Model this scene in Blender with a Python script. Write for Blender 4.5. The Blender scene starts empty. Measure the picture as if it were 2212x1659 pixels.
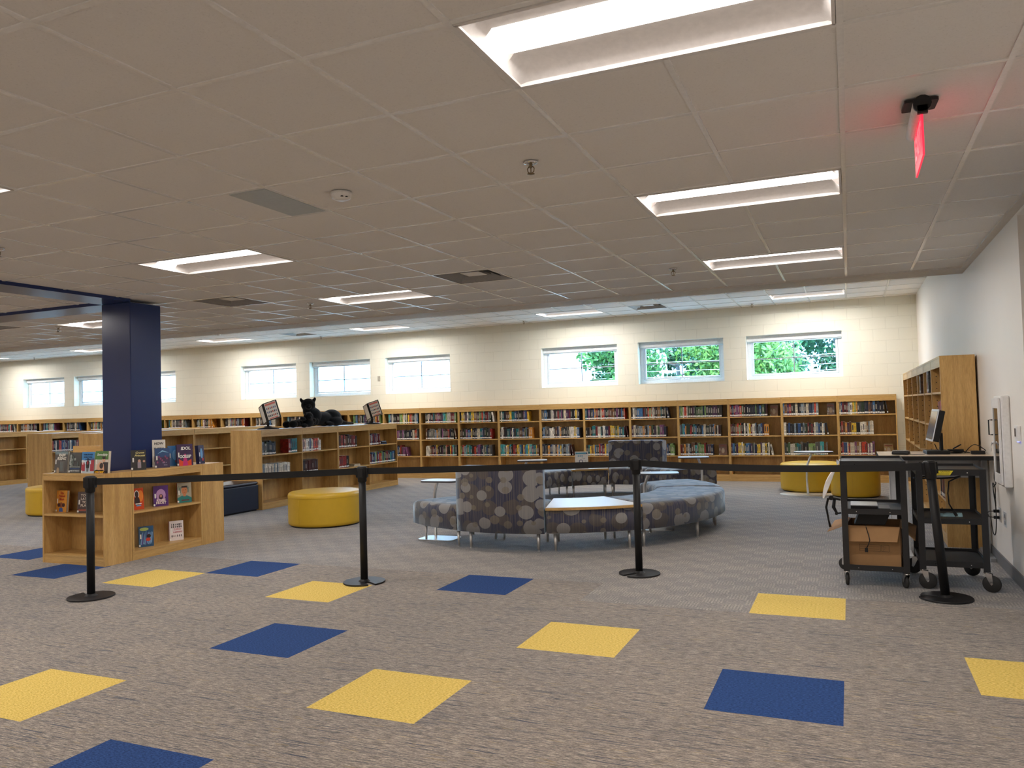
import bpy, bmesh, math, random
from mathutils import Vector, Matrix
PI = math.pi
SC = bpy.context.scene
COL = SC.collection
D = bpy.data
rnd = random.Random(11)

# ------------------------------------------------------------------ camera, world, sun, exposure
cam_d = D.cameras.new('camera'); cam = D.objects.new('camera', cam_d); COL.objects.link(cam); SC.camera = cam
F_PX, YAW, PIT, ROL = 1696.4085, -0.40467821, 0.03311258, -0.02749321
fw = Vector((math.sin(YAW)*math.cos(PIT), math.cos(YAW)*math.cos(PIT), math.sin(PIT)))
rt0 = Vector((math.cos(YAW), -math.sin(YAW), 0)); up0 = rt0.cross(fw)
rt = rt0*math.cos(ROL)+up0*math.sin(ROL); up = up0*math.cos(ROL)-rt0*math.sin(ROL)
cam.matrix_world = Matrix(((rt.x, up.x, -fw.x, -0.0207), (rt.y, up.y, -fw.y, -2.9408), (rt.z, up.z, -fw.z, 1.4374), (0, 0, 0, 1)))
cam_d.sensor_fit = 'HORIZONTAL'; cam_d.sensor_width = 36; cam_d.lens = F_PX/2212*36; cam_d.clip_end = 300; cam_d.clip_start = .05
w = D.worlds.new('world'); SC.world = w; w.use_nodes = True
bg = w.node_tree.nodes['Background']; bg.inputs[0].default_value = (0.32, 0.64, 1.0, 1); bg.inputs[1].default_value = 15.0
sun_d = D.lights.new('sun', 'SUN'); sun_d.energy = 12; sun_d.angle = .01; sun_d.color = (1, .95, .86)
sun = D.objects.new('sun', sun_d); COL.objects.link(sun); sun.rotation_euler = (math.radians(34), 0, math.radians(18)); sun.location = (0, -20, 20)
vs = SC.view_settings; vs.view_transform = 'Standard'; vs.look = 'None'; vs.gamma = 1; vs.use_curve_mapping = False; vs.exposure = 0.0
LAMP = 8.0; LAMP_W = 31.0; REAR = 2.7

# ------------------------------------------------------------------ materials
def lin(c):
    if isinstance(c, str):
        c = [int(c[i:i+2], 16)/255 for i in (0, 2, 4)]
        c = [x/12.92 if x <= .04045 else ((x+.055)/1.055)**2.4 for x in c]
    return (c[0], c[1], c[2], 1)
MATS = {}
def mat(name, col=(.5, .5, .5), rough=.5, metal=0, emit=None, es=0, noise=None, bump=None, spec=None, sheen=0, coat=0):
    if name in MATS: return MATS[name]
    m = D.materials.new(name); m.use_nodes = True; nt = m.node_tree; b = nt.nodes['Principled BSDF']
    b.inputs['Base Color'].default_value = lin(col); b.inputs['Roughness'].default_value = rough; b.inputs['Metallic'].default_value = metal
    if spec is not None: b.inputs['Specular IOR Level'].default_value = spec
    if sheen: b.inputs['Sheen Weight'].default_value = sheen
    if coat: b.inputs['Coat Weight'].default_value = coat
    if emit is not None:
        b.inputs['Emission Color'].default_value = lin(emit); b.inputs['Emission Strength'].default_value = es
    N, L = nt.nodes, nt.links
    tc = N.new('ShaderNodeTexCoord')
    nz = N.new('ShaderNodeTexNoise'); sc, amt = noise or (40, .06)
    nz.inputs['Scale'].default_value = sc; nz.inputs['Detail'].default_value = 3
    L.new(tc.outputs['Object'], nz.inputs['Vector'])
    mx = N.new('ShaderNodeMix'); mx.data_type = 'RGBA'; mx.blend_type = 'MULTIPLY'; mx.inputs['Factor'].default_value = 1
    mr = N.new('ShaderNodeMapRange'); mr.inputs[3].default_value = 1-amt*2; mr.inputs[4].default_value = 1+amt*2
    L.new(nz.outputs['Fac'], mr.inputs[0]); mx.inputs['A'].default_value = lin(col); L.new(mr.outputs[0], mx.inputs['B'])
    L.new(mx.outputs['Result'], b.inputs['Base Color'])
    if bump:
        bp = N.new('ShaderNodeBump'); bp.inputs['Strength'].default_value = bump; bp.inputs['Distance'].default_value = .002
        L.new(nz.outputs['Fac'], bp.inputs['Height']); L.new(bp.outputs[0], b.inputs['Normal'])
    MATS[name] = m; return m
def nodes(m): return m.node_tree.nodes, m.node_tree.links, m.node_tree.nodes['Principled BSDF']
def mathn(N, L, op, a, b=None, clamp=False):
    n = N.new('ShaderNodeMath'); n.operation = op; n.use_clamp = clamp
    for i, v in enumerate((a, b)):
        if v is None: continue
        if isinstance(v, (int, float)): n.inputs[i].default_value = v
        else: L.new(v, n.inputs[i])
    return n.outputs[0]
def mixc(N, L, f, a, b, bt='MIX'):
    n = N.new('ShaderNodeMix'); n.data_type = 'RGBA'; n.blend_type = bt
    for k, v in (('Factor', f), ('A', a), ('B', b)):
        if isinstance(v, (int, float)): n.inputs[k].default_value = v
        elif isinstance(v, (tuple, str)): n.inputs[k].default_value = lin(v)
        else: L.new(v, n.inputs[k])
    return n.outputs['Result']
def noise(N, L, vec, scale, detail=2, mp=None, rough=.5):
    if mp:
        g = N.new('ShaderNodeMapping'); g.inputs['Scale'].default_value = mp; L.new(vec, g.inputs['Vector']); vec = g.outputs[0]
    n = N.new('ShaderNodeTexNoise'); n.inputs['Scale'].default_value = scale; n.inputs['Detail'].default_value = detail; n.inputs['Roughness'].default_value = rough
    L.new(vec, n.inputs['Vector']); return n.outputs['Fac']
def ramp(N, L, fac, stops):
    r = N.new('ShaderNodeValToRGB'); e = r.color_ramp.elements
    while len(e) < len(stops): e.new(.5)
    for i, (p, c) in enumerate(stops): e[i].position = p; e[i].color = lin(c)
    L.new(fac, r.inputs[0]); return r.outputs['Color']
def newmat(name, rough=.5):
    m = D.materials.new(name); m.use_nodes = True; N, L, b = nodes(m); b.inputs['Roughness'].default_value = rough
    tc = N.new('ShaderNodeTexCoord'); MATS[name] = m; return m, N, L, b, tc
# oak, grain along z (vertical) and along length
def wood(name, grain, tone=1.0):
    m, N, L, b, tc = newmat(name, .38)
    o = tc.outputs['Object']
    a = noise(N, L, o, 1.0, 4, grain, .6)
    c = noise(N, L, o, 6.0, 3, tuple(g*2.2 for g in grain), .7)
    col = ramp(N, L, a, [(.3, (.47*tone, .275*tone, .095*tone)), (.5, (.59*tone, .365*tone, .13*tone)), (.7, (.68*tone, .44*tone, .175*tone))])
    c2 = ramp(N, L, c, [(.35, (.82, .80, .76)), (.62, (1.04, 1.04, 1.04))])
    L.new(mixc(N, L, 1.0, col, c2, 'MULTIPLY'), b.inputs['Base Color']); b.inputs['Specular IOR Level'].default_value = .4
    return m
OAK = wood('oak_vertical', (14, 14, 1.1)); OAKX = wood('oak_lengthwise', (1.2, 14, 22)); OAKY = wood('oak_lengthwise_y', (14, 1.2, 22))
OAKD = wood('oak_back', (14, 14, 1.1), .95)
# carpet
def carpet():
    m, N, L, b, tc = newmat('carpet_grey_brown', .95)
    b.inputs['Sheen Weight'].default_value = .25; b.inputs['Sheen Tint'].default_value = (.7, .85, 1, 1); b.inputs['Specular IOR Level'].default_value = .25  # blue sheen tint imitates window daylight at grazing angles
    o = tc.outputs['Object']
    n1 = noise(N, L, o, 1, 3, (16, 150, 1), .75)
    base = ramp(N, L, n1, [(.34, '4f463e'), (.5, '8d8074'), (.66, 'bfb09f')])
    n1b = noise(N, L, o, 1, 2, (90, 210, 1), .7)
    base = mixc(N, L, 1.0, base, ramp(N, L, n1b, [(.35, (.62, .62, .62)), (.65, (1.25, 1.25, 1.25))]), 'MULTIPLY')
    n2 = noise(N, L, o, 1, 1, (2.4, 150, 1), .4)
    dash = mathn(N, L, 'GREATER_THAN', n2, .66)
    base = mixc(N, L, mathn(N, L, 'MULTIPLY', dash, .95), base, '232840')
    n3 = noise(N, L, o, 1, 1, (7, 60, 1), .4)
    base = mixc(N, L, mathn(N, L, 'MULTIPLY', mathn(N, L, 'GREATER_THAN', n3, .69), .3), base, 'a98d48')
    n4 = noise(N, L, o, 1, 2, (1.3, 2.5, 1))
    base = mixc(N, L, .5, base, ramp(N, L, n4, [(.35, (.82, .82, .84)), (.65, (1.12, 1.1, 1.07))]), 'MULTIPLY')
    L.new(base, b.inputs['Base Color'])
    bp = N.new('ShaderNodeBump'); bp.inputs['Strength'].default_value = .6; bp.inputs['Distance'].default_value = .004
    L.new(n1b, bp.inputs['Height']); L.new(bp.outputs[0], b.inputs['Normal'])
    return m
def weave():
    m, N, L, b, tc = newmat('carpet_basket_weave', .95)
    b.inputs['Sheen Weight'].default_value = .3; b.inputs['Sheen Tint'].default_value = (.65, .82, 1, 1); b.inputs['Specular IOR Level'].default_value = .25  # sheen coloured blue in place of daylight glancing off the floor
    o = tc.outputs['Object']; s = N.new('ShaderNodeSeparateXYZ'); L.new(o, s.inputs[0])
    ck = N.new('ShaderNodeTexChecker'); ck.inputs['Scale'].default_value = 1/.1524; L.new(o, ck.inputs['Vector'])
    fx = mathn(N, L, 'SINE', mathn(N, L, 'MULTIPLY', s.outputs[0], 2*PI/.022)); fy = mathn(N, L, 'SINE', mathn(N, L, 'MULTIPLY', s.outputs[1], 2*PI/.022))
    mx = N.new('ShaderNodeMix'); L.new(ck.outputs['Fac'], mx.inputs[0]); L.new(fx, mx.inputs[2]); L.new(fy, mx.inputs[3])
    line = mathn(N, L, 'GREATER_THAN', mx.outputs[0], .25)
    n1 = noise(N, L, o, 1, 3, (60, 90, 1), .7)
    base = ramp(N, L, n1, [(.34, '6b6259'), (.5, '978c81'), (.66, 'b9aea2')])
    base = mixc(N, L, mathn(N, L, 'MULTIPLY', line, .38), base, '4d463f')
    ck2 = N.new('ShaderNodeTexChecker'); ck2.inputs['Scale'].default_value = 1/.1524; L.new(o, ck2.inputs['Vector']); ck2.inputs['Color1'].default_value = (.91, .91, .92, 1); ck2.inputs['Color2'].default_value = (1.06, 1.055, 1.05, 1)
    base = mixc(N, L, 1.0, base, ck2.outputs['Color'], 'MULTIPLY')
    n4 = noise(N, L, o, 1, 2, (.9, 3.2, 1))
    base = mixc(N, L, .6, base, ramp(N, L, n4, [(.35, (.8, .8, .82)), (.65, (1.15, 1.14, 1.12))]), 'MULTIPLY')
    L.new(base, b.inputs['Base Color'])
    bp = N.new('ShaderNodeBump'); bp.inputs['Strength'].default_value = .5; bp.inputs['Distance'].default_value = .004
    L.new(n1, bp.inputs['Height']); L.new(bp.outputs[0], b.inputs['Normal'])
    return m
def accent(name, c0, c1, c2):
    m, N, L, b, tc = newmat(name, .95); o = tc.outputs['Object']; b.inputs['Specular IOR Level'].default_value = .2
    n1 = noise(N, L, o, 1, 3, (70, 190, 1), .7)
    L.new(ramp(N, L, n1, [(.34, c0), (.5, c1), (.66, c2)]), b.inputs['Base Color']); return m
CARP, WEAV = carpet(), weave()
CYEL = accent('carpet_yellow', 'b39544', 'dfc164', 'efd688'); CBLU = accent('carpet_blue', '1c3058', '27447a', '385a92')
# ceiling tile
def ctile():
    m, N, L, b, tc = newmat('ceiling_tile', .9); o = tc.outputs['Object']
    n1 = noise(N, L, o, 120, 3, None, .7)
    L.new(ramp(N, L, n1, [(.28, (.62, .60, .575)), (.38, (.76, .74, .715)), (.7, (.79, .77, .745))]), b.inputs['Base Color'])
    bp = N.new('ShaderNodeBump'); bp.inputs['Strength'].default_value = .3; bp.inputs['Distance'].default_value = .002
    L.new(n1, bp.inputs['Height']); L.new(bp.outputs[0], b.inputs['Normal']); return m
CTILE = ctile()
TBAR = mat('ceiling_grid_bar', (.82, .81, .79), .22)
def block():
    m, N, L, b, tc = newmat('painted_block', .55); o = tc.outputs['Object']
    g = N.new('ShaderNodeMapping'); g.inputs['Rotation'].default_value = (PI/2, 0, 0); L.new(o, g.inputs['Vector'])
    br = N.new('ShaderNodeTexBrick'); L.new(g.outputs[0], br.inputs['Vector']); br.inputs['Scale'].default_value = 1
    br.inputs['Brick Width'].default_value = .4135; br.inputs['Row Height'].default_value = .2074; br.inputs['Mortar Size'].default_value = .006; br.inputs['Mortar Smooth'].default_value = .6
    g.inputs['Location'].default_value = (0, 0, 0)
    br.inputs['Color1'].default_value = lin((.84, .825, .715)); br.inputs['Color2'].default_value = lin((.825, .81, .70)); br.inputs['Mortar'].default_value = lin((.77, .755, .65))
    L.new(br.outputs['Color'], b.inputs['Base Color'])
    n1 = noise(N, L, o, 90, 3)
    h = mathn(N, L, 'SUBTRACT', mathn(N, L, 'MULTIPLY', n1, .12), mathn(N, L, 'MULTIPLY', br.outputs['Fac'], 1.0))
    bp = N.new('ShaderNodeBump'); bp.inputs['Strength'].default_value = .45; bp.inputs['Distance'].default_value = .005
    L.new(h, bp.inputs['Height']); L.new(bp.outputs[0], b.inputs['Normal']); return m
BLOCK = block()
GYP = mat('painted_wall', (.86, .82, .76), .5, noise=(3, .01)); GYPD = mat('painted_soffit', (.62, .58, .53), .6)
NAVYP = mat('navy_gloss_paint', '10265c', .28, noise=(2, .03)); WHITE = mat('white_enamel', (.80, .79, .78), .35)
VINYL = mat('white_vinyl', (.78, .80, .82), .4); BLACK = mat('black_steel', (.009, .009, .011), .5); BLACKP = mat('black_plastic', (.010, .010, .011), .5, spec=.3)
BELT = mat('black_webbing', (.008, .008, .009), .8, noise=(300, .2)); RUB = mat('black_rubber', (.02, .02, .02), .7)
STEEL = mat('brushed_steel', (.80, .80, .80), .38, .85); CHROME = mat('chrome', (.75, .75, .76), .12, 1); BRASS = mat('dark_brass', (.25, .19, .11), .35, .8)
GREYM = mat('grey_plastic', (.32, .33, .34), .45); SILV = mat('silver_plastic', (.55, .57, .60), .35); BASEB = mat('grey_baseboard', (.16, .16, .165), .5)
YEL = mat('yellow_vinyl', 'd2ab2c', .42, noise=(14, .03), bump=.2); NAVYV = mat('navy_vinyl', '141d33', .4, noise=(14, .04), bump=.2)
PAPER = mat('paper', (.80, .79, .76), .7); PAGES = mat('book_pages', (.66, .62, .52), .8); CARD = mat('cardboard', 'a07a52', .85, noise=(20, .05))
LAM = mat('laminate_grey_top', (.74, .76, .78), .30, noise=(20, .01)); LAMC = mat('laminate_cream_top', (.62, .50, .38), .3); PLUSH = mat('black_plush', (.006, .007, .009), 1, noise=(60, .3), bump=1, sheen=.15, spec=.1)
INK = mat('dark_ink', (.05, .04, .035), .7); REDC = mat('red_acrylic', (.9, .04, .07), .25, emit=(1, .03, .08), es=.95)
LEDB = mat('blue_led', (.1, .1, .9), .3, emit=(.15, .2, 1), es=6)
DIFF = mat('lamp_diffuser', (.9, .9, .9), .4, emit=(1, .90, .84), es=LAMP)
FIXT = mat('white_reflector', (.74, .71, .69), .45)
def glassm():
    m = D.materials.new('window_glass'); m.use_nodes = True; nt = m.node_tree; N, L = nt.nodes, nt.links; N.clear()
    out = N.new('ShaderNodeOutputMaterial'); mx = N.new('ShaderNodeMixShader'); t = N.new('ShaderNodeBsdfTransparent'); g = N.new('ShaderNodeBsdfGlossy')
    t.inputs[0].default_value = (.74, .92, 1, 1); g.inputs['Roughness'].default_value = .02; f = N.new('ShaderNodeLayerWeight')
    pw = mathn(N, L, 'MULTIPLY_ADD', mathn(N, L, 'POWER', f.outputs['Facing'], 5), .9); N[-1].inputs[2].default_value = .04
    L.new(pw, mx.inputs[0]); L.new(t.outputs[0], mx.inputs[1]); L.new(g.outputs[0], mx.inputs[2]); L.new(mx.outputs[0], out.inputs[0]); return m
GLASS = glassm()
def fabric():
    m, N, L, b, tc = newmat('dotted_upholstery', .8); b.inputs['Sheen Weight'].default_value = .8; b.inputs['Sheen Tint'].default_value = (.6, .8, 1, 1); b.inputs['Sheen Roughness'].default_value = .4  # bluish sheen colour stands in for window light on the seats
    uv = tc.outputs['UV']; s = N.new('ShaderNodeSeparateXYZ'); L.new(uv, s.inputs[0])
    col = None
    st = noise(N, L, uv, 1, 2, (140, 1.5, 1), .6)
    base = ramp(N, L, st, [(.35, '2a2d48'), (.5, '403f50'), (.65, '625c5a')])
    for sc, off, r0, ca, cb, al in ((5.2, 3.3, .40, '4e473e', '6b6153', .6), (5.6, 0., .42, '7f7e80', '9c9995', .82), (6.8, 7.7, .25, '6c624f', '857c72', .7)):
        mp = N.new('ShaderNodeMapping'); mp.inputs['Location'].default_value = (off, off*.7, 0); L.new(uv, mp.inputs['Vector'])
        v = N.new('ShaderNodeTexVoronoi'); v.voronoi_dimensions = '2D'; v.inputs['Scale'].default_value = sc; v.inputs['Randomness'].default_value = .75; L.new(mp.outputs[0], v.inputs['Vector'])
        sp = N.new('ShaderNodeSeparateColor'); L.new(v.outputs['Color'], sp.inputs[0])
        rad = mathn(N, L, 'MULTIPLY_ADD', sp.outputs[0], .22); N[-1].inputs[2].default_value = r0-.13
        ins = mathn(N, L, 'LESS_THAN', v.outputs['Distance'], rad)
        on = mathn(N, L, 'MULTIPLY', ins, mathn(N, L, 'GREATER_THAN', sp.outputs[1], .15))
        stripe = mixc(N, L, st, ca, cb)
        base = mixc(N, L, mathn(N, L, 'MULTIPLY', on, al), base, stripe)
    L.new(base, b.inputs['Base Color']); return m
FAB = fabric()
def bookmat(name, attr):
    m, N, L, b, tc = newmat(name, .35)
    if attr: a = N.new('ShaderNodeAttribute'); a.attribute_name = 'Col'; c = a.outputs['Color']; g = tc.outputs['Object']; mp = (60, 60, 14)
    else: a = N.new('ShaderNodeObjectInfo'); c = a.outputs['Color']; g = tc.outputs['Generated']; mp = (2, 2, 5)
    n = noise(N, L, g, 1.0 if attr else 1.4, 3, mp, .6)
    L.new(mixc(N, L, 1.0, c, ramp(N, L, n, [(.3, (.4, .4, .4)), (.5, (.8, .8, .8)), (.68, (1.5, 1.4, 1.3))]), 'MULTIPLY'), b.inputs['Base Color']); return m
BK, BKS = bookmat('book_cover', False), bookmat('book_cover_far', True)
LBL = mat('white_spine_label', (.78, .76, .72), .6); TTL = mat('pale_spine_title', (.36, .33, .28), .5); TTD = mat('dark_spine_title', (.05, .05, .06), .5)

# ------------------------------------------------------------------ mesh helpers
def B(): return bmesh.new()
def box(bm, x0, x1, y0, y1, z0, z1, mi=0, M=None):
    vs_ = [bm.verts.new((x, y, z)) for z in (z0, z1) for y in (y0, y1) for x in (x0, x1)]
    if M: 
        for v in vs_: v.co = M @ v.co
    out = []
    for f in ((0, 2, 3, 1), (4, 5, 7, 6), (0, 1, 5, 4), (2, 6, 7, 3), (0, 4, 6, 2), (1, 3, 7, 5)):
        fc = bm.faces.new([vs_[i] for i in f]); fc.material_index = mi; out.append(fc)
    return out
def ring(c, n1, n2, r, seg): return [c+(n1*math.cos(2*PI*k/seg)+n2*math.sin(2*PI*k/seg))*r for k in range(seg)]
def tube(bm, pts, r, seg=10, mi=0, cap=True):
    pts = [Vector(p) for p in pts]; rs = r if isinstance(r, (list, tuple)) else [r]*len(pts); prev = None; loops = []
    t0 = (pts[1]-pts[0]).normalized(); n1 = t0.orthogonal().normalized()
    for i, p in enumerate(pts):
        t = (pts[min(i+1, len(pts)-1)]-pts[max(i-1, 0)]).normalized()
        n1 = (n1-t*n1.dot(t)).normalized(); n2 = t.cross(n1)
        loops.append([bm.verts.new(q) for q in ring(p, n1, n2, rs[i], seg)])
    for a, b in zip(loops, loops[1:]):
        for k in range(seg):
            f = bm.faces.new((a[k], a[(k+1) % seg], b[(k+1) % seg], b[k])); f.material_index = mi; f.smooth = True
    if cap:
        for l in (loops[0][::-1], loops[-1]): bm.faces.new(l).material_index = mi
def lathe(bm, prof, seg=32, c=(0, 0, 0), mi=0, M=None, smooth=True):
    loops = []
    for r, z in prof:
        loops.append([bm.verts.new((c[0]+r*math.cos(2*PI*k/seg), c[1]+r*math.sin(2*PI*k/seg), c[2]+z)) for k in range(seg)] if r > 1e-6 else [bm.verts.new((c[0], c[1], c[2]+z))])
    for a, b in zip(loops, loops[1:]):
        for k in range(seg):
            q = [a[k % len(a)], a[(k+1) % len(a)], b[(k+1) % len(b)], b[k % len(b)]]
            q = [v for i, v in enumerate(q) if v not in q[:i]]
            if len(q) > 2:
                f = bm.faces.new(q); f.smooth = smooth; f.material_index = mi
    if M:
        for l in loops:
            for v in l: v.co = M @ v.co
def prism(bm, poly, z0, z1, mi=0, M=None):
    a = [bm.verts.new((x, y, z0)) for x, y in poly]; b = [bm.verts.new((x, y, z1)) for x, y in poly]; n = len(poly)
    fs = [bm.faces.new(a[::-1]), bm.faces.new(b)]+[bm.faces.new((a[i], a[(i+1) % n], b[(i+1) % n], b[i])) for i in range(n)]
    for f in fs: f.material_index = mi
    if M:
        for v in a+b: v.co = M @ v.co
def rrect(w_, h, r, n=5):
    out = []
    for cx, cy, a in ((w_/2-r, h/2-r, 0), (-w_/2+r, h/2-r, 90), (-w_/2+r, -h/2+r, 180), (w_/2-r, -h/2+r, 270)):
        for k in range(n+1):
            t = math.radians(a+90*k/n); out.append((cx+r*math.cos(t), cy+r*math.sin(t)))
    return out
def obj(name, bm, mats, parent=None, bevel=0, M=None, recalc=True):
    if recalc: bmesh.ops.recalc_face_normals(bm, faces=bm.faces[:])
    me = D.meshes.new(name); bm.to_mesh(me); bm.free()
    for m in (mats if isinstance(mats, (list, tuple)) else [mats]): me.materials.append(m)
    o = D.objects.new(name, me); COL.objects.link(o)
    if parent: o.parent = parent
    if M: o.matrix_local = M
    if bevel:
        md = o.modifiers.new('bevel', 'BEVEL'); md.width = bevel; md.segments = 2; md.limit_method = 'ANGLE'; md.angle_limit = .9
    return o
def tag(o, label, cat, group=None, kind=None):
    if label: o['label'] = label
    if cat: o['category'] = cat
    if group: o['group'] = group
    if kind: o['kind'] = kind
    return o
def thing(name, label, cat, loc=(0, 0, 0), rotz=0, group=None):
    o = D.objects.new(name, None); COL.objects.link(o); o.location = loc; o.rotation_euler = (0, 0, rotz); o.empty_display_size = .1
    return tag(o, label, cat, group)
def struct(name, bm, m, parent=None, recalc=True):
    o = obj(name, bm, m, parent, recalc=recalc)
    if not parent: o['kind'] = 'structure'
    return o
def dup(o, parent=None, loc=None, rotz=None, label=None, group=None):
    c = o.copy(); COL.objects.link(c); c.parent = parent
    if loc: c.location = loc
    if rotz is not None: c.rotation_euler = (0, 0, rotz)
    if label: c['label'] = label
    if group: c['group'] = group
    for ch in list(o.children): dup(ch, c)
    return c
def textmesh(bm, s, size, M, mi=0, ext=.0006, bold=False, shear=0, sx=1):
    cu = D.curves.new('t', 'FONT'); cu.body = s; cu.size = size; cu.extrude = ext; cu.align_x = 'CENTER'; cu.align_y = 'CENTER'; cu.shear = shear; cu.resolution_u = 2
    if bold: cu.offset = size*.025
    o = D.objects.new('t', cu); COL.objects.link(o); dg = bpy.context.evaluated_depsgraph_get(); me = D.meshes.new_from_object(o.evaluated_get(dg))
    n0 = len(bm.verts); f0 = len(bm.faces); bm.from_mesh(me); bm.verts.ensure_lookup_table(); bm.faces.ensure_lookup_table()
    MM = M @ Matrix.Diagonal((sx, 1, 1, 1))
    for v in bm.verts[n0:]: v.co = MM @ v.co
    for f in bm.faces[f0:]: f.material_index = mi
    D.objects.remove(o); D.curves.remove(cu); D.meshes.remove(me)
def T_(x, y, z): return Matrix.Translation((x, y, z))
def RZ(a): return Matrix.Rotation(a, 4, 'Z')
def RX(a): return Matrix.Rotation(a, 4, 'X')
def RY(a): return Matrix.Rotation(a, 4, 'Y')

# ------------------------------------------------------------------ room shell
T = .6096; XR = 1.12; XL = -26.0; YB = 12.45; YN = -8.4; ZC = 2.748; ZR = 3.26; YS = 6.04; YE = 6.30
OX, OY = -.0988, .85615
acc = {(0, 1): 1, (-3, 0): 2, (-2, 2): 2, (-5, 1): 1, (0, 4): 2, (-4, 4): 1, (-6, 3): 2, (-8, 4): 1, (-9, 3): 2, (-6, -1): 2, (2, 2): 2, (-4, -2): 1, (-11, 3): 1, (-13, 4): 1, (-9, -2): 1}
bm = B(); vd = {}
def gv(i, j):
    k = (i, j)
    if k not in vd: vd[k] = bm.verts.new((min(max(OX+i*T, XL), XR+.02), min(max(OY+j*T, YN), YB+.02), 0))
    return vd[k]
for i in range(-42, 3):
    for j in range(-15, 21):
        x1 = OX+i*T; y1 = OY+j*T
        if x1 <= XL or x1-T >= XR or y1 <= YN or y1-T >= YB: continue
        f = bm.faces.new((gv(i-1, j-1), gv(i, j-1), gv(i, j), gv(i-1, j)))
        f.material_index = acc.get((i, j), 3 if (j >= 5 or (j == 4 and i in (-2, -1))) else 0)
struct('floor', bm, [CARP, CBLU, CYEL, WEAV], recalc=False)

lights_main = [(i, j) for i in (-2, -9, -16, -23, -30, -37) for j in (-13, -9, -5, -1, 3, 7)]
lights_rear = [(i, 18) for i in (-2, -9, -16, -23, -30, -37)]
diffs_main = [(-6, 6), (-11, 6), (-18, 6)]; diffs_rear = [(-6, 18), (-19, 18)]
def ceiling(name, y0, y1, z, skip, lo_j, hi_j):
    bm = B()
    for i in range(-44, 3):
        for j in range(lo_j, hi_j+1):
            xa, xb, ya, yb = max(i*T, XL), min((i+1)*T, XR+.02), max(j*T, y0), min((j+1)*T, y1)
            if xa >= xb or ya >= yb or (i, j) in skip: continue
            bm.faces.new([bm.verts.new(p) for p in ((xa, ya, z+.006), (xa, yb, z+.006), (xb, yb, z+.006), (xb, ya, z+.006))])
    h = .012
    for i in range(-43, 2):
        if not XL < i*T < XR: continue
        for j in range(lo_j, hi_j+1):
            ya, yb = max(j*T, y0), min((j+1)*T, y1)
            if ya < yb and not ((i, j) in skip and (i-1, j) in skip): box(bm, i*T-h, i*T+h, ya, yb, z, z+.03, 1)
    for j in range(lo_j, hi_j+1):
        if not y0 < j*T < y1: continue
        for i in range(-43, 2):
            xa, xb = max(i*T+h, XL), min((i+1)*T-h, XR)
            if xa < xb and not (((i, j) in skip and (i, j-1) in skip)): box(bm, xa, xb, j*T-h, j*T+h, z+.0008, z+.03, 1)
    # mid bar across a two-cell light is removed by covering cells, roof above
    for f in box(bm, XL-.3, XR+.3, y0-.3 if y0 < 0 else y0, y1, z+.35, z+.45, 0): pass
    return struct(name, bm, [CTILE, TBAR], recalc=False)
sk = set()
for i, j in lights_main: sk |= {(i, j), (i+1, j)}
for d in diffs_main: sk.add(d)
skr = set()
for i, j in lights_rear: skr |= {(i, j), (i+1, j)}
for d in diffs_rear: skr.add(d)
ceiling('ceiling', YN, YS, ZC, sk, -14, 9)
ceiling('ceiling_raised', YE+.15, YB, ZR, skr, 10, 20)
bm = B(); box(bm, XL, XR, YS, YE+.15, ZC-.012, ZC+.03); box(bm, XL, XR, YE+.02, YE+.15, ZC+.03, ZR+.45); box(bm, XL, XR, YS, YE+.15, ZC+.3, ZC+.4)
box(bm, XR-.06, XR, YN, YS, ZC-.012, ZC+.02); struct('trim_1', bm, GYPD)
# back wall with nine openings
WZ0, WZ1 = 1.883, 2.715
wins = [(-22.08, -20.37), (-19.97, -18.27), (-17.87, -16.18), (-13.99, -12.285), (-11.885, -10.175), (-9.757, -8.09), (-5.93, -4.285), (-3.86, -2.193), (-1.775, -.10)]
WD = .30
bm = B()
xs = [XL-.3]+[v for a in wins for v in a]+[XR+.3]
for k in range(len(xs)-1):
    a, b_ = xs[k], xs[k+1]
    if k % 2 == 0: box(bm, a, b_, YB, YB+WD, -.6, ZR+.5)
    else: box(bm, a, b_, YB, YB+WD, -.6, WZ0); box(bm, a, b_, YB, YB+WD, WZ1, ZR+.5)
bmesh.ops.remove_doubles(bm, verts=bm.verts[:], dist=.0001)
struct('wall_back', bm, BLOCK)
bm = B()
box(bm, XR, XR+.3, 3.545, YB, 0, ZR+.4); box(bm, XR, XR+.3, YN, 1.6, 0, ZR+.4); box(bm, XR, XR+.3, 1.6, 3.545, 2.715, ZR+.4); box(bm, XR+.22, XR+.3, 1.6, 3.545, 0, 2.715); box(bm, XR+.021, XR+.3, YN, YB, -.05, 0)
struct('wall_right', bm, GYP)
bm = B(); box(bm, XL-.3, XL, YN, YB, 0, ZR+.4); struct('wall_left', bm, GYP)
bm = B(); box(bm, XL-.3, XR+.3, YN-.3, YN, 0, ZR+.4); struct('wall_front', bm, GYP)
bm = B(); box(bm, XR-.012, XR, 3.545, 5.70, 0, .10); box(bm, XR-.012, XR, YN, 1.6, 0, .10); struct('baseboard_right', bm, BASEB)
bm = B(); box(bm, XR+.20, XR+.22, 1.7, 3.545, 0, 2.6); o = struct('door_1', bm, mat('grey_door', (.20, .19, .18), .45))
bm = B(); box(bm, XR+.15, XR+.20, 2.0, 2.04, .95, 1.15); struct('door_handle', bm, STEEL, o)
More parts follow.
